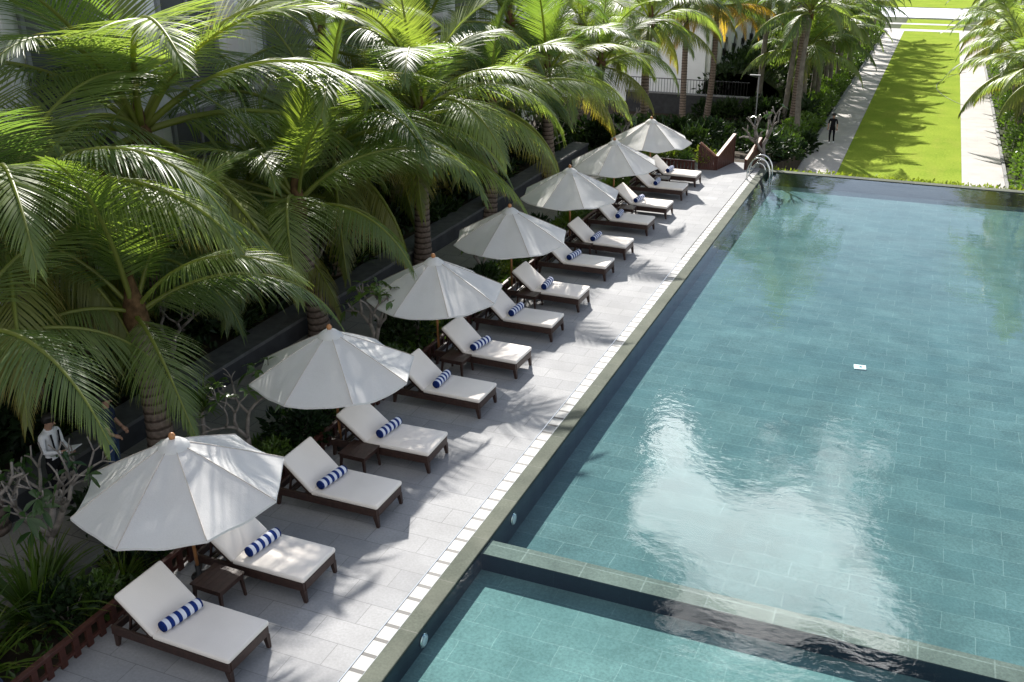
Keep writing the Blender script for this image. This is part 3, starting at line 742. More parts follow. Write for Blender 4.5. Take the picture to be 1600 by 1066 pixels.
def plumeria(loc, seed, label, scale=1.0, depth=5, leafy=.3, lean=(0, 0), r0=.075):
    rg = random.Random(seed); wood = MB(); lv = MB(); tips = []
    def grow(p, d, L, r, dep):
        q = p + d * L; mid = p + d * L * .5 + Vector((rg.gauss(0, .03), rg.gauss(0, .03), rg.gauss(0, .02))) * L * 2
        wood.tube([p, mid, q, q + d * r * .5], [r, r * .9, r * .86, r * .6], 7)
        if dep == 0: tips.append((q, d)); return
        nb = rg.choice((2, 2, 3)); a0 = rg.uniform(0, 6.28); o = d.orthogonal().normalized(); o2 = d.cross(o)
        for k in range(nb):
            a = a0 + k * 2 * PI / nb + rg.uniform(-.4, .4); sp = R(rg.uniform(24, 52))
            nd = (d * math.cos(sp) + (o * math.cos(a) + o2 * math.sin(a)) * math.sin(sp) + Vector((0, 0, .22))).normalized()
            if rg.random() < .12 and dep < depth - 1: continue
            grow(q, nd, L * rg.uniform(.62, .92), r * rg.uniform(.66, .78), dep - 1)
    grow(Vector((0, 0, 0)), Vector((lean[0], lean[1], 1)).normalized(), .62 * scale, r0 * scale, depth)
    for q, d in tips:
        if rg.random() > leafy: continue
        for k in range(rg.randint(4, 8)):
            a = rg.uniform(0, 6.28); o = d.orthogonal().normalized(); o2 = d.cross(o)
            ld = (d * .45 + o * math.cos(a) + o2 * math.sin(a) + Vector((0, 0, .1))).normalized(); sd = ld.cross(d).normalized(); nn = sd.cross(ld)
            l = rg.uniform(.16, .3); w = l * .16; b0 = len(lv.v)
            V = [q]; UV = [(0, 0)]
            for t_, ww, z in ((.3, .7, 0), (.6, 1, -.02), (.85, .6, -.07), ):
                c = q + ld * l * t_ + Vector((0, 0, z * l * 3)); V += [c - sd * w * ww, c + nn * w * -.2, c + sd * w * ww]; UV += [(t_, 0)] * 3
            V.append(q + ld * l + Vector((0, 0, -.12 * l * 3))); UV.append((1, 0))
            lv.add(V, [(0, 2, 1), (0, 3, 2), (1, 2, 5, 4), (2, 3, 6, 5), (4, 5, 8, 7), (5, 6, 9, 8), (7, 8, 10), (8, 9, 10)], 0, UV)
    root = empty('frangipani_tree', loc, rg.uniform(0, 6.28), label, 'frangipani')
    wood.build('branches', M['plumbark'], root, True)
    if lv.v: lv.build('leaves', M['plumleaf'], root, True)
    return root
plumeria((-11.0, 8.75, 0), 5, 'bare grey frangipani left of the nearest parasol', 1.0, 5, .22, (-.1, .05))
plumeria((-11.6, 7.4, 0), 9, 'bare frangipani with broad grey limbs at the left edge', 1.15, 4, .2, (.1, .2))
plumeria((-10.35, 12.6, 0), 15, 'many-stemmed frangipani between the first and second parasols', .8, 5, .35)
plumeria((-13.7, 14.6, .4), 21, 'pale bare frangipani beside the raised planter wall', .85, 5, .12, (.1, -.2))
plumeria((-10.15, 17.0, 0), 27, 'frangipani with green leaf sprig in front of the third parasol', .95, 4, .75, (.15, -.12))
plumeria((-13.9, 20.4, .4), 33, 'bare frangipani in the planter behind the ringed palm', .95, 5, .2)
plumeria((-13.2, 34.8, 0), 39, 'bare spreading frangipani left of the fifth parasol', 1.15, 5, .12)
plumeria((-14.0, 31.0, .4), 44, 'bare frangipani behind the fifth parasol apex', 1.1, 5, .15)
plumeria((-11.2, 38.6, 0), 51, 'bare frangipani between the sixth and farthest parasols', 1.0, 5, .2)
plumeria((-5.78, 40.2, -.25), 63, 'pale bare frangipani at the far corner of the pool', 1.1, 4, .22, (-.18, -.1), .10)
plumeria((-10.3, 22.6, 0), 71, 'leafy frangipani left of the fourth parasol', .85, 4, .5)

PROTO = {}
def proto(kind, k):
    if (kind, k) in PROTO: return PROTO[(kind, k)]
    if kind in ('leafy', 'dark', 'lime'):
        m, st = leafy_shrub_mesh(300 + k, None, 420 if kind != 'lime' else 380, .15 if kind != 'dark' else .2, .034 if kind != 'dark' else .05)
        a = m.build('leaves', M[{'leafy': 'leaf', 'dark': 'leafshade', 'lime': 'leaflime'}[kind]], None, False); b_ = st.build('stems', M['plumbark'], None)
        r_ = [('leaves', a.data), ('stems', b_.data)]; bpy.data.objects.remove(a); bpy.data.objects.remove(b_)
    elif kind == 'strap':
        a = strap_mesh(400 + k, 95, 1.05, .020).build('leaves', M['strap'], None, True); r_ = [('leaves', a.data)]; bpy.data.objects.remove(a)
    else:  # dracaena
        a = strap_mesh(500 + k, 60, .62, .02, 1.3)
        a.v = [(x, y, z + .75) for x, y, z in a.v]; a = a.build('leaves', M['strap'], None, True)
        st = MB(); st.tube([(0, 0, 0), (.03, 0, .4), (0, 0, .78)], [.045, .038, .03], 7); b_ = st.build('stem', M['plumbark'], None, True)
        r_ = [('leaves', a.data), ('stem', b_.data)]; bpy.data.objects.remove(a); bpy.data.objects.remove(b_)
    PROTO[(kind, k)] = r_; return r_
NM = {'leafy': ('leafy_shrub', 'shrub'), 'dark': ('broadleaf_shrub', 'shrub'), 'lime': ('lime_shrub', 'shrub'), 'strap': ('strap_leaf_clump', 'grassy plant'), 'drac': ('dracaena', 'dracaena')}
def plant(kind, loc, s, label, group=None, rg=random.Random(77), hs=1.0):
    nm, cat = NM[kind]; o = empty(nm, loc, rg.uniform(0, 6.28), label, cat, group)
    for pn, me in proto(kind, rg.randrange(3)):
        c = bpy.data.objects.new(pn, me); COL.objects.link(c); c.parent = o; c.scale = (s, s, s * hs)
    return o
plant('strap', (-10.35, 7.75, 0), 1.25, 'big bright strap-leaved clump at the left edge')
plant('strap', (-10.2, 6.6, 0), .95, 'strap-leaved clump at the bottom left corner')
plant('strap', (-9.9, 8.9, 0), .6, 'small strap clump under the nearest parasol rim')
plant('strap', (-10.85, 8.35, 0), 1.0, 'strap-leaved clump behind the big bright one at the left edge')
plant('strap', (-10.75, 7.0, 0), 1.1, 'strap-leaved clump in front of the grey-limbed frangipani')
plant('dark', (-9.95, 7.9, 0), .8, 'dark broad-leaved shrub between the strap clumps and the picket fence')
plant('dark', (-11.2, 9.9, 0), .9, 'dark broad-leaved shrub at the feet of the person in the white shirt')
plant('strap', (-10.6, 10.9, 0), .8, 'small strap clump hidden behind the nearest parasol')
plant('drac', (-11.3, 12.6, 0), 1.15, 'spiky dracaena beside the paved walk, behind the nearest parasol')
plant('drac', (-10.2, 18.8, 0), 1.1, 'upright dracaena tuft left of the third parasol')
W7 = ['nearest', 'second', 'third', 'fourth', 'fifth', 'sixth', 'farthest']
rg = random.Random(12)
bed_desc = {'leafy': 'small-leaved green shrub', 'dark': 'dark broad-leaved shrub', 'lime': 'lime green shrub', 'strap': 'strap-leaved clump'}
for i, (px, py, _) in enumerate(poles):
    for kind, dy, dx, s in (('leafy', -1.1, -.75, .75), ('dark', .1, -.95, .9), ('lime', 1.1, -.65, .62), ('strap', 1.9, -.8, .72)):
        nxt = 'behind the %s parasol' % W7[i] if abs(dy) < .5 else ('just before the %s parasol' % W7[i] if dy < 0 else 'just past the %s parasol' % W7[i])
        if kind == 'strap': nxt = 'beyond the lime shrub of the %s parasol' % W7[i]
        if py + dy > 37.2: continue
        plant(kind, (px + dx + rg.uniform(-.12, .12), py + dy + rg.uniform(-.2, .2), 0), s * rg.uniform(.85, 1.15), '%s in the bed %s' % (bed_desc[kind], nxt), 'shrubs in the bed behind the loungers')
# raised planter undergrowth: bigger dark shrubs
for i in range(13):
    y = 8 + i * 2.6
    plant('dark', (-14.2 + rg.uniform(-.3, .3), y, .4), rg.uniform(1.0, 1.5), 'dark broad-leaved shrub in the raised planter below the palms', 'shrubs in the raised planter')
    plant('leafy', (-15.9 + rg.uniform(-.5, .5), y + 1.2, .4), rg.uniform(1.4, 2.0), 'tall dim shrub at the foot of the facade', 'shrubs along the facade', hs=1.3)
    if i % 2: plant('strap', (-13.7, y + 1.0, .4), .8, 'dim strap-leaved clump at the edge of the raised planter', 'strap clumps in the raised planter')
# beyond the deck
for i in range(9):
    plant('lime' if i % 3 else 'leafy', (-10.6 + .36 * i, 38.5 + .5 * (i % 2), 0), rg.uniform(.7, .95), 'sunlit light green shrub behind the far picket fence', 'sunlit shrubs behind the far picket fence')
for i in range(16):
    y = 40.5 + (i // 4) * 3.4; x = -9 - (i % 4) * 1.3
    plant('dark', (x, y, slope(y)), rg.uniform(1.2, 1.7), 'dark shrub on the shaded slope left of the steps', 'shrubs on the shaded slope')
for i in range(9):
    y = 42 + i * 1.9; plant('dark', (-6.25 - .3 * (i % 2), y, slope(y) - .3), rg.uniform(1.3, 1.9), 'dark shrub between the steps and the lawn path', 'shrubs right of the steps')
for i in range(7):
    plant('dark', (-13.2 + i * .95, 64.2, LZ), rg.uniform(1.6, 2.2), 'dark shrub in front of the terrace railing', 'shrubs before the terrace railing')

def hedge(name, x0, x1, y0, y1, z0, h, n, mat, label, seed, ln=.22, wd=.055):
    rg = random.Random(seed); root = empty(name, ((x0 + x1) / 2, y0, z0), 0, label, 'hedge')
    cx = (x0 + x1) / 2; w = (x1 - x0) / 2; m = MB()
    core = MB(); ny = max(4, int((y1 - y0) / 1.2)); V = []; F = []
    for j in range(ny + 1):
        y = (y1 - y0) * j / ny
        for k in range(7):
            a = PI * k / 6; q = .86 + .10 * math.sin(j * 1.7 + k); V.append((-math.cos(a) * w * q, y, math.sin(a) ** .6 * h * .82 * q if 0 < k < 6 else 0))
    for j in range(ny):
        for k in range(6): F.append((j * 7 + k, j * 7 + k + 1, (j + 1) * 7 + k + 1, (j + 1) * 7 + k))
    core.add(V, F); core.build('twiggy_core', M['mound'], root, True)
    V = []; F = []; UV = []
    for i in range(n):
        y = (y1 - y0) * rg.random() ** (1.35 if y0 > 45 else 1); a = PI * rg.random(); bump_ = .82 + .20 * math.sin(y * 1.3 + seed) * math.sin(y * .53 + a * 2) + rg.gauss(0, .07)
        nrm = Vector((-math.cos(a), 0, math.sin(a))); p = Vector((-math.cos(a) * w * bump_, y, math.sin(a) ** .6 * h * bump_))
        d = (nrm + Vector((rg.gauss(0, .6), rg.gauss(0, .6), rg.gauss(.2, .5)))).normalized(); sd = d.cross(Vector((rg.gauss(0, 1), rg.gauss(0, 1), rg.gauss(0, 1)))).normalized()
        l = ln * rg.uniform(.6, 1.3); ww = wd * rg.uniform(.7, 1.3); b0 = len(V); nn = sd.cross(d)
        V += [p, p + d * l * .5 + sd * ww, p + d * l - nn * l * .15, p + d * l * .5 - sd * ww]; UV += [(0, 0), (.5, 0), (1, 0), (.5, 0)]; F += [(b0, b0 + 1, b0 + 2, b0 + 3)]
    m.add(V, F, 0, UV); m.build('leaves', mat, root)
hedge('hedge', -7.9, -5.95, 50, 128, LZ, 1.1, 15000, M['leaf'], 'long low hedge under the palms left of the lawn path', 1, .24, .06)
hedge('hedge', 4.3, 7.6, 46, 128, LZ, 1.9, 15000, M['leaf'], 'long taller hedge right of the lawn', 2, .26, .065)
hedge('hedge', -15.0, -8.2, 69, 120, LZ, 3.4, 9000, M['leafshade'], 'dark dense hedge in front of the arched white wing', 3, .4, .1)
# edging plants just behind the far pool wall
rg2 = random.Random(5); m = MB(); V = []; F = []; UV = []
for i in range(5200):
    p = Vector((rg2.uniform(-5.6, 12), rg2.uniform(39.4, 40.5), -.50 + rg2.random() * .26)); d = Vector((rg2.gauss(0, .6), rg2.gauss(0, .6), 1)).normalized()
    sd = d.cross(Vector((rg2.gauss(0, 1), rg2.gauss(0, 1), 0.1))).normalized(); l = rg2.uniform(.08, .2); w = l * .26; b0 = len(V)
    V += [p, p + d * l * .5 + sd * w, p + d * l, p + d * l * .5 - sd * w]; UV += [(0, 0), (.5, 0), (1, 0), (.5, 0)]; F.append((b0, b0 + 1, b0 + 2, b0 + 3))
m.add(V, F, 0, UV); tag(m.build('edging_plants', M['leaflime']), 'yellow-green low planting along the far pool edge', 'ground cover', kind='stuff')
b = MB(); b.box(-5.7, XR, 39.385, 40.6, LZ - .1, -.42); structure(b.build('edging_planter', M['soil']))

def ground_cover(name, x0, x1, y0, y1, zf, n, mat, label, seed, hmax=.35, ln=(.1, .28)):
    rg = random.Random(seed); m = MB(); V = []; F = []; UV = []
    cl = [(rg.uniform(x0, x1), rg.uniform(y0, y1), rg.uniform(.3, 1)) for _ in range(int((x1 - x0) * (y1 - y0) * .9))]
    for i in range(n):
        if rg.random() < .75:
            cx, cy, ch = rg.choice(cl); x = min(x1, max(x0, cx + rg.gauss(0, .28))); y = min(y1, max(y0, cy + rg.gauss(0, .28)))
        else: x, y, ch = rg.uniform(x0, x1), rg.uniform(y0, y1), .25
        p = Vector((x, y, zf(y) + rg.random() * hmax * ch)); d = Vector((rg.gauss(0, .8), rg.gauss(0, .8), 1)).normalized()
        sd = d.cross(Vector((rg.gauss(0, 1), rg.gauss(0, 1), .1))).normalized(); l = rg.uniform(*ln); w = l * rg.uniform(.16, .3); nn = sd.cross(d); b0 = len(V)
        V += [p, p + d * l * .5 + sd * w, p + d * l + nn * l * .2, p + d * l * .5 - sd * w]; UV += [(0, 0), (.5, 0), (1, 0), (.5, 0)]; F.append((b0, b0 + 1, b0 + 2, b0 + 3))
    m.add(V, F, 0, UV); return tag(m.build(name, mat), label, 'ground cover', kind='stuff')
ground_cover('ground_cover', -10.6, -9.5, 3, 37.5, lambda y: 0, 11000, M['leaf'], 'low leafy planting behind the loungers', 1)
ground_cover('ground_cover', -18, -13.5, 4, 39, lambda y: .4, 20000, M['leafshade'], 'dark leafy ground cover in the raised planter', 2, .6, (.16, .4))
ground_cover('ground_cover', -16, -7.7, 39.2, 64, slope, 17000, M['leafshade'], 'dark leafy ground cover on the shaded slope', 3, .5, (.16, .4))

# ------------------------------------------------------------------ buildings
def facade_building():
    X = -18.0; root = empty('hotel_building', (X, 0, 0), 0, 'long white hotel facade with pilasters behind the near palms', 'building')
    m = MB(); m.box(-8, 0, -12, 46, -.2, 13); m.build('wall', M['plaster'], root)
    m = MB(); m.box(.002, .5, -12, 46, 9.6, 10.1); m.box(.002, .35, -12, 46, 9.2, 9.598); m.build('cornice', M['plaster2'], root)
    m = MB(); m.box(.002, .12, -12, 46, -.2, 1.2); m.build('plinth', M['plaster2'], root)
    for k in range(14):
        y = -10 + k * 4.2
        m = MB(); m.box(.003, .38, y - .55, y + .55, 1.2, 9.19); m.box(.003, .44, y - .68, y + .68, 1.202, 1.6); m.box(.003, .45, y - .66, y + .66, 8.6, 9.0)
        for s in (-.3, 0, .3): m.box(.382, .41, y + s - .06, y + s + .06, 1.8, 8.5)
        m.build('pilaster', M['plaster2'], root)
        for z0, z1 in ((1.6, 4.4), (5.0, 8.4)):
            yc = y + 2.1; w = MB(); fr_ = .12
            w.box(.004, .09, yc - 1.1, yc - 1.1 + fr_, z0, z1); w.box(.004, .09, yc + 1.1 - fr_, yc + 1.1, z0, z1)
            w.box(.004, .09, yc - 1.1 + fr_, yc + 1.1 - fr_, z1 - fr_, z1); w.box(.004, .09, yc - 1.1 + fr_, yc + 1.1 - fr_, z0, z0 + fr_)
            w.box(.004, .08, yc - .04, yc + .04, z0 + fr_, z1 - fr_)
            fo = w.build('window', M['louver'], root)
            p = MB(); p.box(.003, .03, yc - 1.1 + fr_, yc - .04, z0 + fr_, z1 - fr_); p.box(.003, .03, yc + .04, yc + 1.1 - fr_, z0 + fr_, z1 - fr_); p.build('pane', M['pane'], fo)
facade_building()
def wing():
    root = empty('white_wing', (-14.6, 70, LZ), 0, 'white low wing with arched openings beyond the far shrubs', 'building')
    m = MB(); m.box(-12, 0, 0, 46, -.1, 9.5); m.build('wall', M['plaster'], root)
    m = MB(); m.box(.002, .3, -.3, 46, 7.2, 7.7); m.box(-12, .3, -.3, -.002, 7.2, 7.7); m.build('cornice', M['plaster2'], root)
    for k in range(12):
        y = .7 + k * 3.7
        m = MB(); m.box(.002, .28, y - .35, y + .35, 0, 7.19); m.box(.002, .36, y - .45, y + .45, 6.7, 7.0); m.build('pilaster', M['plaster2'], root)
        yc = y + 1.85; w = MB()
        w.box(.002, .16, yc - 1.0, yc - .82, 0, 3.2); w.box(.002, .16, yc + .82, yc + 1.0, 0, 3.2)
        for i in range(12):
            a0, a1 = PI * i / 12, PI * (i + 1) / 12
            w.bar((.08, yc - .91 * math.cos(a0), 3.2 + .91 * math.sin(a0)), (.08, yc - .91 * math.cos(a1), 3.2 + .91 * math.sin(a1)), .16, .18, up=(1, 0, 0))
        fo = w.build('window', M['plaster2'], root)
        p = MB(); V = [(.02, yc - .82, 0), (.02, yc + .82, 0)] + [(.02, yc + .82 * math.cos(PI * i / 12), 3.2 + .82 * math.sin(PI * i / 12)) for i in range(13)]
        p.add(V, [tuple(range(len(V)))]); p.build('pane', M['pane'], fo)
        l = MB(); l.box(.285, .36, y - .06, y + .06, 2.9, 3.4); l.tube([(.45, y, 2.95), (.45, y, 3.3), (.45, y, 3.45)], [.06, .12, .03], 8); l.box(.36, .45, y - .02, y + .02, 3.1, 3.14); l.build('wall_lamp', M['darkmetal'], root)
wing()
root = empty('terrace_railing', (-19, 66, LZ), 0, 'dark railing with pale streaked base wall before the white wing', 'railing')
m = MB(); m.box(0, 8.2, 0, .25, 0, 1.3); m.build('base_wall', M['wallgrey'], root)
m = MB(); m.box(-.05, 8.25, -.05, .3, 1.302, 1.38); m.build('coping', M['kerb'], root)
m = MB()
for i in range(42): m.box(.05 + i * .195, .075 + i * .195, .11, .135, 1.382, 2.25)
m.box(0, 8.2, .1, .15, 2.252, 2.30); m.build('balusters', M['darkmetal'], root)
root = empty('path_lamp', (-7.75, 50, slope(50)), 0, 'thin grey lamp post with flat head left of the pool corner tree', 'lamp post')
m = MB(); m.tube([(0, 0, 0), (0, 0, 3.9)], [.03, .025], 8); m.build('post', M['kerb'], root, True)
m = MB(); m.box(-.45, .06, -.06, .06, 3.9, 3.95); m.build('lamp_head', M['louver'], root, bevel=.01)
root = empty('garden_hose', (0, 0, LZ), 0, 'thin pale hose lying in a curve on the lawn edge', 'hose')
m = MB(); pts = [(2.6 - 2.2 * math.sin(i / 20 * PI) ** .8, 76 + i * .9, .03 + .012) for i in range(21)]; m.tube(pts, .013, 6); m.build('hose_tube', M['kerb'], root, True)

# ------------------------------------------------------------------ people
SKIN = simple('skin', (.36, .21, .145), .55, .35, .08, 8)
HAIR = simple('black_hair', (.012, .010, .009), .5, .4, .2, 30)
def person(loc, rz, J, seg_mat, mats, label, hair=True):
    """J: joint -> (pos, radius); edges: bones; one continuous skinned surface"""
    bones = [('pelvis', 'waist'), ('waist', 'chest'), ('chest', 'neck'), ('neck', 'jaw'), ('jaw', 'skull'), ('skull', 'crown')]
    for s in 'LR':
        bones += [('chest', 'sh' + s), ('sh' + s, 'el' + s), ('el' + s, 'wr' + s), ('pelvis', 'hip' + s), ('hip' + s, 'kn' + s), ('kn' + s, 'an' + s), ('an' + s, 'toe' + s)]
    names = list(J); idx = {n: i for i, n in enumerate(names)}
    me = bpy.data.meshes.new('person'); me.from_pydata([J[n][0] for n in names], [(idx[a], idx[b]) for a, b in bones], [])
    o = bpy.data.objects.new('person', me); COL.objects.link(o)
    o.modifiers.new('skin', 'SKIN'); sm = o.modifiers.new('sub', 'SUBSURF'); sm.levels = 2; sm.render_levels = 2
    for i, n in enumerate(names):
        r_ = J[n][1]; r_ = (r_, r_) if not isinstance(r_, tuple) else r_
        me.skin_vertices[0].data[i].radius = r_; me.skin_vertices[0].data[i].use_root = (n == 'pelvis')
    dg = bpy.context.evaluated_depsgraph_get(); dg.update()
    m2 = bpy.data.meshes.new_from_object(o.evaluated_get(dg)); bpy.data.objects.remove(o)
    m = MB(); m.add([v.co for v in m2.vertices], [tuple(p.vertices) for p in m2.polygons])
    segs = [(Vector(J[a][0]), Vector(J[b][0]), seg_mat(a, b)) for a, b in bones]
    for fi, f in enumerate(m.f):
        c = sum((Vector(m.v[i]) for i in f), Vector()) / len(f); best = None
        for a, b, k in segs:
            ab = b - a; t_ = max(0, min(1, (c - a).dot(ab) / ab.dot(ab))); d = (c - (a + ab * t_)).length
            if best is None or d < best[0]: best = (d, k)
        m.m[fi] = best[1]
    SK = 0
    for s in 'LR':                                                     # palms with five fingers, closing a little
        w = Vector(J['wr' + s][0]); e = Vector(J['el' + s][0]); d = (w - e).normalized(); sd = d.cross(Vector((0, 0, 1)))
        if sd.length < .05: sd = Vector((1, 0, 0))
        sd.normalize(); nn = sd.cross(d); q = w + d * .05
        m.tube([w - d * .02, w + d * .03, w + d * .085], [.024, .036, .03], 8, SK)
        for k in range(4):
            st = w + d * .08 + sd * (-.027 + .018 * k); L = (.06, .07, .066, .052)[k]
            m.tube([st, st + d * L * .55 - nn * .006, st + d * L * .85 - nn * .028], [.0085, .008, .006], 6, SK)
        st = w + d * .03 - sd * .03; m.tube([st, st + d * .03 - sd * .022, st + d * .058 - sd * .022 - nn * .01], [.011, .009, .007], 6, SK)
    hd = Vector(J['skull'][0]); jw = Vector(J['jaw'][0]); up = (hd - jw).normalized(); fwd = (Vector(J['face'][0]) if 'face' in J else Vector((0, -1, 0)))
    rt = fwd.cross(up).normalized()
    m.tube([hd + fwd * .085 - up * .02, hd + fwd * .112 - up * .055, hd + fwd * .09 - up * .06], [.008, .014, .006], 6, SK)   # nose
    for s in (-1, 1):
        m.tube([hd + fwd * .088 + rt * .033 * s - up * .012, hd + fwd * .098 + rt * .033 * s - up * .012], [.012, .006], 6, 3)           # eyes
        m.tube([hd + rt * .088 * s - up * .02, hd + rt * .10 * s - up * .02 - fwd * .01], [.022, .014], 7, SK)                           # ears
    m.tube([hd + fwd * .088 - up * .095 - rt * .022, hd + fwd * .094 - up * .095, hd + fwd * .088 - up * .095 + rt * .022], .006, 5, 3)   # mouth
    root = m.build('person', mats, None, True); root.location = loc; root.rotation_euler.z = rz; tag(root, label, 'person')
    if hair:
        h = MB(); V = []; F = []; nu, nv = 16, 9
        for j in range(nv + 1):
            ph = PI * .62 * j / nv
            for i in range(nu):
                th = 2 * PI * i / nu; dv = rt * math.cos(th) * math.sin(ph) + fwd * math.sin(th) * math.sin(ph) * 1.08 + up * math.cos(ph)
                fcut = 1.0 if not (math.sin(th) > .35 and ph > PI * .38) else .78
                V.append(hd + up * .02 + dv * .118 * fcut)
        for j in range(nv):
            for i in range(nu): F.append((j * nu + i, j * nu + (i + 1) % nu, (j + 1) * nu + (i + 1) % nu, (j + 1) * nu + i))
        h.add(V, F); h.build('hair', HAIR, root, True)
    return root
def stand(elL, wrL, elR, wrR, legs=None, lean=0.0, headtilt=.0, f=1.0):
    J = {'pelvis': ((0, 0, .93), (.155, .105)), 'waist': ((0, -lean * .3, 1.10), (.135, .095)), 'chest': ((0, -lean * .7, 1.32), (.155, .105)), 'neck': ((0, -lean, 1.475), .055),
         'jaw': ((0, -lean - .025 - headtilt * .4, 1.55), (.068, .075)), 'skull': ((0, -lean - .01 - headtilt, 1.635), (.080, .095)), 'crown': ((0, -lean - headtilt, 1.70), .060),
         'shL': ((-.185, -lean * .9, 1.40), .062), 'elL': (elL, .043), 'wrL': (wrL, .030), 'shR': ((.185, -lean * .9, 1.40), .062), 'elR': (elR, .043), 'wrR': (wrR, .030)}
    lg = legs or {'L': ((-.10, 0, .50), (-.10, .02, .075), (-.10, -.13, .035)), 'R': ((.10, 0, .50), (.10, .02, .075), (.10, -.13, .035))}
    for s, sx in (('L', -1), ('R', 1)):
        J['hip' + s] = ((sx * .095, 0, .86), .095); J['kn' + s] = (lg[s][0], .062); J['an' + s] = (lg[s][1], .045); J['toe' + s] = (lg[s][2], .035)
    return J
def dress(top, trousers, shoes, sleeve):
    def fn(a, b):
        if a in ('pelvis',) and b == 'waist': return top
        if a in ('waist', 'chest') and b in ('chest', 'shL', 'shR', 'neck'): return top
        if a[:2] == 'sh': return top
        if a[:2] == 'el': return top if sleeve else 0
        if a[:2] in ('an',): return shoes
        if a[:2] in ('hi', 'kn', 'pe'): return trousers
        return 0
    return fn
white = fabric('white_shirt', (.72, .72, .74), 0); black = simple('black_cloth', (.010, .010, .012), .9, .1, .2, 20); jeans = simple('blue_jeans', (.035, .06, .12), .9, .1, .25, 12); navy = simple('navy_shirt', (.02, .028, .055), .9, .1, .2, 12)
J = stand((-.215, -.03, 1.13), (-.09, -.27, 1.13), (.215, -.03, 1.13), (.09, -.27, 1.11), headtilt=.05)
p1 = person((-12.35, 10.2, 0.004), R(98), J, dress(1, 2, 2, True), [SKIN, white, black, HAIR], 'person in white shirt with dark straps holding white papers')
m = MB(); m.bar((-.09, -.115, 1.42), (-.06, -.125, 1.0), .03, .012, up=(0, -1, 0)); m.bar((.09, -.115, 1.42), (.06, -.125, 1.0), .03, .012, up=(0, -1, 0)); m.bar((-.09, .105, 1.42), (.05, .11, 1.0), .03, .012, up=(0, 1, 0)); m.bar((.09, .105, 1.42), (-.05, .112, 1.0), .03, .012, up=(0, 1, 0)); m.build('braces', black, p1)
paper = MB(); paper.bar((0, -.26, 1.13), (0, -.50, 1.20), .24, .006); po = paper.build('paper_sheets', white, None); po.location = p1.location; po.rotation_euler = p1.rotation_euler
tag(po, 'white paper sheets held by the person in the white shirt', 'paper')
J = stand((-.25, .02, 1.14), (-.17, -.17, 1.02), (.25, .02, 1.14), (.20, -.14, 1.0))
person((-12.05, 11.15, 0.004), R(110), J, dress(1, 2, 3, False), [SKIN, navy, jeans, HAIR], 'person in dark shirt and blue jeans beside the leaning palm')
J = stand((-.25, .06, 1.15), (-.25, -.02, .90), (.25, -.02, 1.15), (.26, -.12, .92), {'L': ((-.10, -.10, .50), (-.10, -.02, .085), (-.10, -.17, .06)), 'R': ((.10, .04, .50), (.10, .20, .10), (.10, .08, .035))})
person((-4.87, 59.95, LZ + .012), R(-5), J, dress(1, 1, 2, False), [SKIN, black, white, HAIR], 'person in black clothes walking down the lawn path')
J = stand((-.24, .03, 1.14), (-.22, -.14, .95), (.24, .03, 1.14), (.22, -.14, .95))
person((-8.52, 5.52, 0.0), R(80), J, dress(1, 2, 3, False), [SKIN, navy, jeans, HAIR], 'person at the bottom left corner, only the black-haired head in view')

# ------------------------------------------------------------------ light, sky, camera
AZ, EL = R(27), R(35)
sd = Vector((-math.sin(AZ) * math.cos(EL), math.cos(AZ) * math.cos(EL), math.sin(EL)))
sl = bpy.data.lights.new('sun', 'SUN'); sl.energy = 5.0; sl.angle = R(.5); sl.color = (1, .955, .89)
so = bpy.data.objects.new('sun', sl); COL.objects.link(so); so.rotation_euler = (-sd).to_track_quat('-Z', 'Y').to_euler(); so.location = sd * 60
w = bpy.data.worlds.new('World'); SC.world = w; w.use_nodes = True
nt = w.node_tree; bg = nt.nodes['Background']; N = nt.nodes.new; Lk = nt.links.new
sky = N('ShaderNodeTexSky'); sky.sky_type = 'NISHITA'; sky.sun_disc = False; sky.sun_elevation = EL; sky.sun_rotation = -AZ; sky.dust_density = .05; sky.ozone_density = 1.6; sky.air_density = 1.0
tc = N('ShaderNodeTexCoord')
def vmath(op, a, b=None):
    nd = N('ShaderNodeVectorMath'); nd.operation = op
    for i, v in enumerate((a, b)):
        if v is None: continue
        if isinstance(v, tuple): nd.inputs[i].default_value = v
        else: Lk(v, nd.inputs[i])
    return nd
def fm(op, a, b=0.0, c=0.0):
    nd = N('ShaderNodeMath'); nd.operation = op
    for i, v in enumerate((a, b, c)):
        if isinstance(v, (int, float)): nd.inputs[i].default_value = v
        else: Lk(v, nd.inputs[i])
    return nd.outputs[0]
dirv = vmath('NORMALIZE', tc.outputs['Generated']).outputs[0]
nz = N('ShaderNodeTexNoise'); nz.inputs['Scale'].default_value = 9.5; nz.inputs['Detail'].default_value = 9; nz.inputs['Roughness'].default_value = .62; Lk(dirv, nz.inputs['Vector'])
nz2 = N('ShaderNodeTexNoise'); nz2.inputs['Scale'].default_value = 2.3; nz2.inputs['Detail'].default_value = 7; nz2.inputs['Roughness'].default_value = .6; Lk(dirv, nz2.inputs['Vector'])
def blob(c, r, sx=1.0):
    c = Vector(c).normalized(); d = vmath('DISTANCE', dirv, tuple(c)).outputs['Value']
    return fm('SUBTRACT', 1.0, fm('DIVIDE', d, r))
bl = fm('MAXIMUM', blob((-.07, .822, .565), .112), blob((-.185, .86, .472), .030))
bl = fm('MAXIMUM', bl, blob((.005, .81, .585), .062))
bl = fm('MAXIMUM', bl, blob((-.165, .832, .53), .055))
cl = fm('ADD', fm('MULTIPLY', bl, 1.0), fm('MULTIPLY', fm('SUBTRACT', nz.outputs['Fac'], .5), 2.3))
cl = fm('MULTIPLY', cl, 2.2); clc = N('ShaderNodeClamp'); Lk(cl, clc.inputs[0])
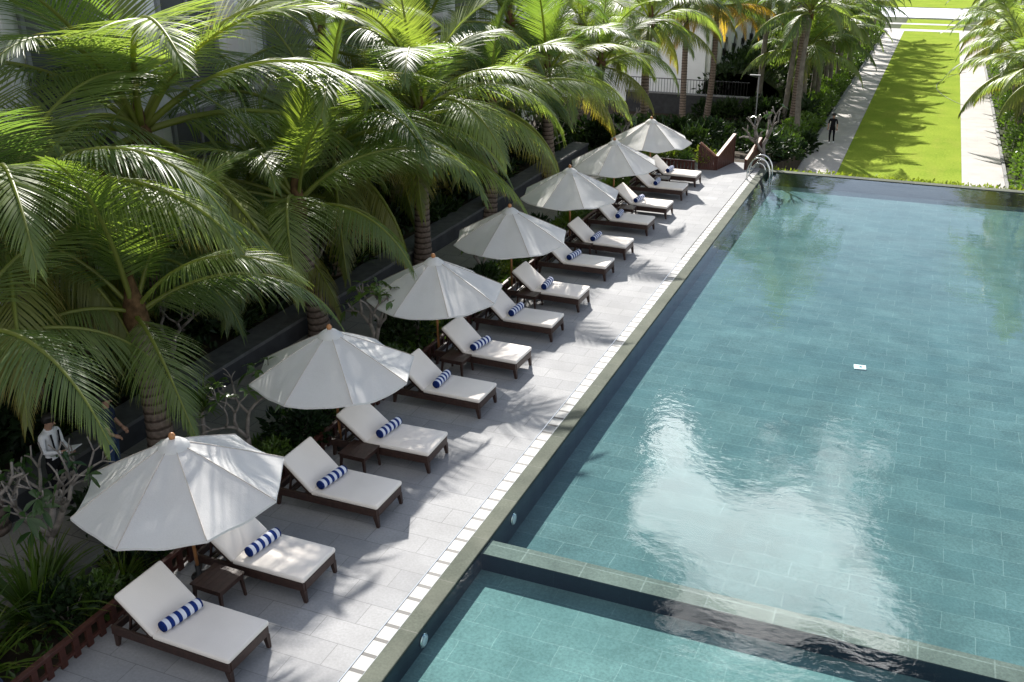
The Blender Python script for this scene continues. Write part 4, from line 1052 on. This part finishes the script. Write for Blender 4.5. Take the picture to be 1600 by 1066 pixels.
thin = N('ShaderNodeMapRange'); Lk(nz2.outputs['Fac'], thin.inputs[0]); thin.inputs[1].default_value = .54; thin.inputs[2].default_value = .80; thin.inputs[3].default_value = 0; thin.inputs[4].default_value = .0
mask = fm('MAXIMUM', clc.outputs[0], thin.outputs[0])
sepv = N('ShaderNodeSeparateXYZ'); Lk(dirv, sepv.inputs[0])
veil = N('ShaderNodeMapRange'); veil.interpolation_type = 'SMOOTHSTEP'; Lk(sepv.outputs[2], veil.inputs[0]); veil.inputs[1].default_value = .44; veil.inputs[2].default_value = .16; veil.inputs[3].default_value = 0; veil.inputs[4].default_value = .6
mixv = N('ShaderNodeMix'); mixv.data_type = 'RGBA'; Lk(veil.outputs[0], mixv.inputs[0]); Lk(sky.outputs[0], mixv.inputs[6]); mixv.inputs[7].default_value = (10.5, 11.6, 13, 1)
mixc = N('ShaderNodeMix'); mixc.data_type = 'RGBA'; Lk(mask, mixc.inputs[0]); Lk(mixv.outputs[2], mixc.inputs[6]); mixc.inputs[7].default_value = (78, 78.5, 79, 1)
sepd = N('ShaderNodeSeparateXYZ'); Lk(dirv, sepd.inputs[0])
south = N('ShaderNodeMapRange'); Lk(fm('ADD', sepd.outputs[1], fm('MULTIPLY', fm('SUBTRACT', nz2.outputs['Fac'], .5), .8)), south.inputs[0])  # unseen cloud cover behind the camera, added as fill light for shaded surfaces
south.inputs[1].default_value = .25; south.inputs[2].default_value = -.15; south.inputs[3].default_value = 0; south.inputs[4].default_value = 1
cov = N('ShaderNodeMapRange'); Lk(nz2.outputs['Fac'], cov.inputs[0]); cov.inputs[1].default_value = .36; cov.inputs[2].default_value = .56
mix2 = N('ShaderNodeMix'); mix2.data_type = 'RGBA'; Lk(fm('MULTIPLY', south.outputs[0], cov.outputs[0]), mix2.inputs[0]); Lk(mixc.outputs[2], mix2.inputs[6]); mix2.inputs[7].default_value = (6.6, 6.6, 6.8, 1)
Lk(mix2.outputs[2], bg.inputs[0]); bg.inputs[1].default_value = .06

cam = bpy.data.cameras.new('camera'); co = bpy.data.objects.new('camera', cam); COL.objects.link(co); SC.camera = co
r_ = Vector((0.9240548768644599, 0.3822451701291066, -0.003348799184552167)); u_ = Vector((-0.14670233757592757, 0.362706626681262, 0.9202838296478203)); f_ = Vector((-0.35298868068645867, 0.8499014842171239, -0.39123708724092515))
Mx = Matrix((r_, u_, -f_)).transposed().to_4x4(); Mx.translation = (0, 0, 9); co.matrix_world = Mx
cam.sensor_fit = 'HORIZONTAL'; cam.sensor_width = 36; cam.lens = 1547.78 / 1600 * 36; cam.clip_end = 2000; cam.clip_start = .1
vs = SC.view_settings; vs.view_transform = 'Standard'; vs.look = 'None'; vs.exposure = 1.3; vs.gamma = 1
SC.cycles.caustics_reflective = False; SC.cycles.caustics_refractive = False
SC.cycles.transparent_max_bounces = 16; SC.cycles.max_bounces = 8; SC.cycles.sample_clamp_indirect = 6
